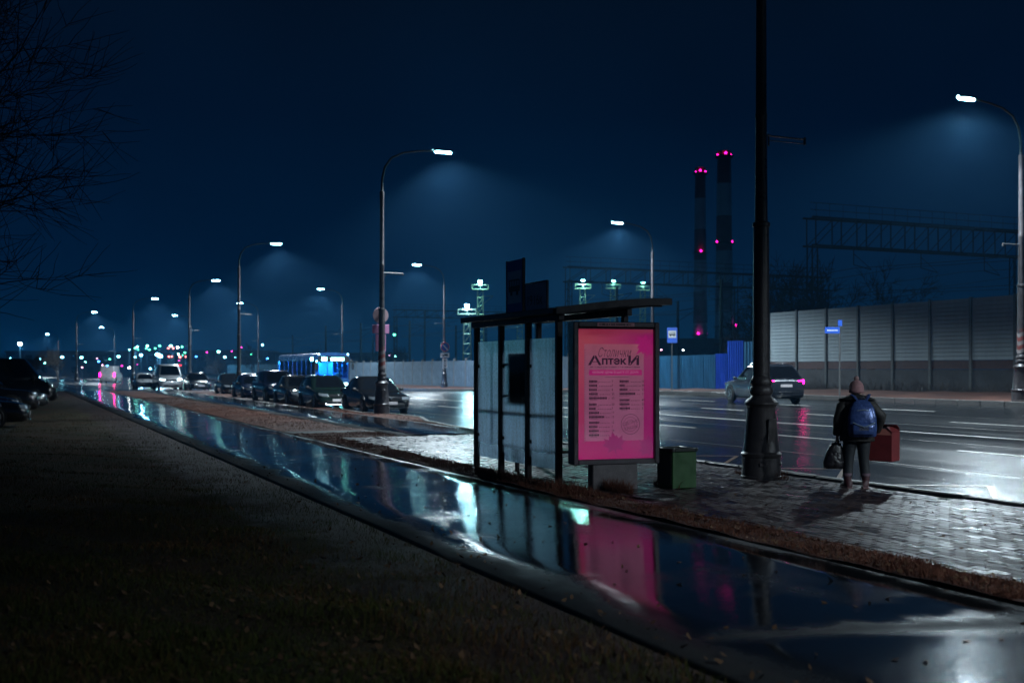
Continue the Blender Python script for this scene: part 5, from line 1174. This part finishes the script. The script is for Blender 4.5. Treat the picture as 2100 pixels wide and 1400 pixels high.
# far lamps and signals of the junction
FAR = [(41, 705, 'w', 2.6), (10, 736, 'b', 1), (21, 735, 'c', 1.2), (25, 741, 'b', .8), (32, 741, 'b', .9), (82, 736, 'c', 1.2), (92, 744, 't', 1), (127, 732, 'c', 1.5), (167, 733, 'c', 1.6), (175, 742, 't', .6), (168, 753, 'p', .8), (199, 735, 'p', .7), (202, 741, 'b', .9), (225, 736, 'g', 1), (210, 748, 'p', .8), (220, 750, 'b', 1), (229, 756, 'c', 1.1), (243, 731, 'c', 1.6), (250, 750, 'm', .7), (265, 754, 'w', 1.2), (277, 732, 'c', 1.2), (282, 747, 'm', .7), (289, 728, 'c', 1.8), (323, 727, 'c', 2.6), (329, 730, 'c', 2.6), (308, 756, 'c', 1.3), (265, 717, 't', .8), (277, 714, 'g', 1.2), (281, 711, 't', 1.2), (283, 717, 'g', .9), (300, 714, 'g', 1.2), (302, 709, 't', 1.4), (306, 717, 'g', 1.2), (318, 714, 'g', 1.1), (327, 709, 'g', 1.2), (350, 709, 't', 1.5), (345, 714, 'r', 1.2), (355, 714, 'r', 1.0), (364, 712, 'w', 1.3), (373, 711, 'g', 1.1), (365, 726, 't', 1.5), (374, 728, 'g', .8), (379, 723, 'g', .9), (346, 731, 'r', 1), (352, 731, 'r', 1), (369, 732, 'r', 1.3), (380, 731, 'r', 1), (367, 739, 'm', .7), (369, 749, 'R', 1.3), (355, 748, 't', .9), (402, 731, 'b', .8), (424, 722, 'm', .7), (448, 721, 't', 1.4), (461, 732, 'c', 1.2), (483, 732, 'c', 1.1), (475, 720, 'm', .7), (495, 712, 'm', .7), (515, 726, 'g', .8), (538, 707, 'c', 1.2), (548, 735, 'b', .8), (808, 686, 'g', 1.2), (810, 730, 't', .9), (798, 729, 'p', .5), (593, 730, 'r', .9), (1355, 717, 'p', .7), (1400, 718, 'w', .7)]
FC = {'w': ((.85, .95, 1), 'white'), 'b': ((.05, .3, 1), 'blue'), 'c': ((.22, .75, 1), 'cyan'), 't': ((.25, 1, .85), 'teal'), 'g': ((.1, 1, .55), 'green'), 'r': ((1, .16, .14), 'red'), 'R': ((1, .01, .01), 'deep red'), 'm': ((1, .03, .5), 'magenta'), 'p': ((1, .4, .65), 'pale pink')}
bulbs = {}
random.seed(21)
for px, py, c, s_ in FAR:
    Y = random.uniform(205, 270) if px < 600 else random.uniform(180, 200)
    v = at(px, py, Y); col, nm = FC[c]
    if c not in bulbs: bulbs[c] = B().ball((0, 0, 0), .13, 10, (1.25, 1, .8)).mesh('bulb', glow('far_' + nm.replace(' ', '_'), col, 38 if c in 'cbtw' else 16), 180)
    t = thing('distant_lamp', 'tiny far-off %s lamp glowing on a thin pole on the skyline' % nm, 'lamp', (v.x, v.y, -.3), 0, 'far %s lamps on the skyline' % nm)
    B().tube([(0, 0, -.1), (0, 0, v.z + .3)], .07, 6).build('pole', mat_rail, t, 60); o = link('bulb', bulbs[c], t, (0, -.18, v.z + .3)); o.scale = (s_, s_, s_)
    if s_ > 1.7:
        Ld = bpy.data.lights.new('far_lamp_light', 'POINT'); Ld.energy = 1400 * s_; Ld.color = (.15, .6, 1); Ld.shadow_soft_size = .3; link('far_lamp_light', Ld, t, (0, -.9, v.z + .2))
# ================================================================== HAZE
m = bpy.data.materials.new('night_haze'); m.use_nodes = True; n = m.node_tree.nodes; n.remove(n['Principled BSDF'])
pv = n.new('ShaderNodeVolumePrincipled'); pv.inputs['Density'].default_value = .00045; pv.inputs['Color'].default_value = (.16, .52, 1.0, 1); pv.inputs['Anisotropy'].default_value = .45
m.node_tree.links.new(pv.outputs[0], n['Material Output'].inputs['Volume'])
tag(B().box((0, 0, 60), (1800, 1800, 123)).build('haze', m, None, 0), 'thin rainy night haze over the whole street', 'haze', None, 'stuff')
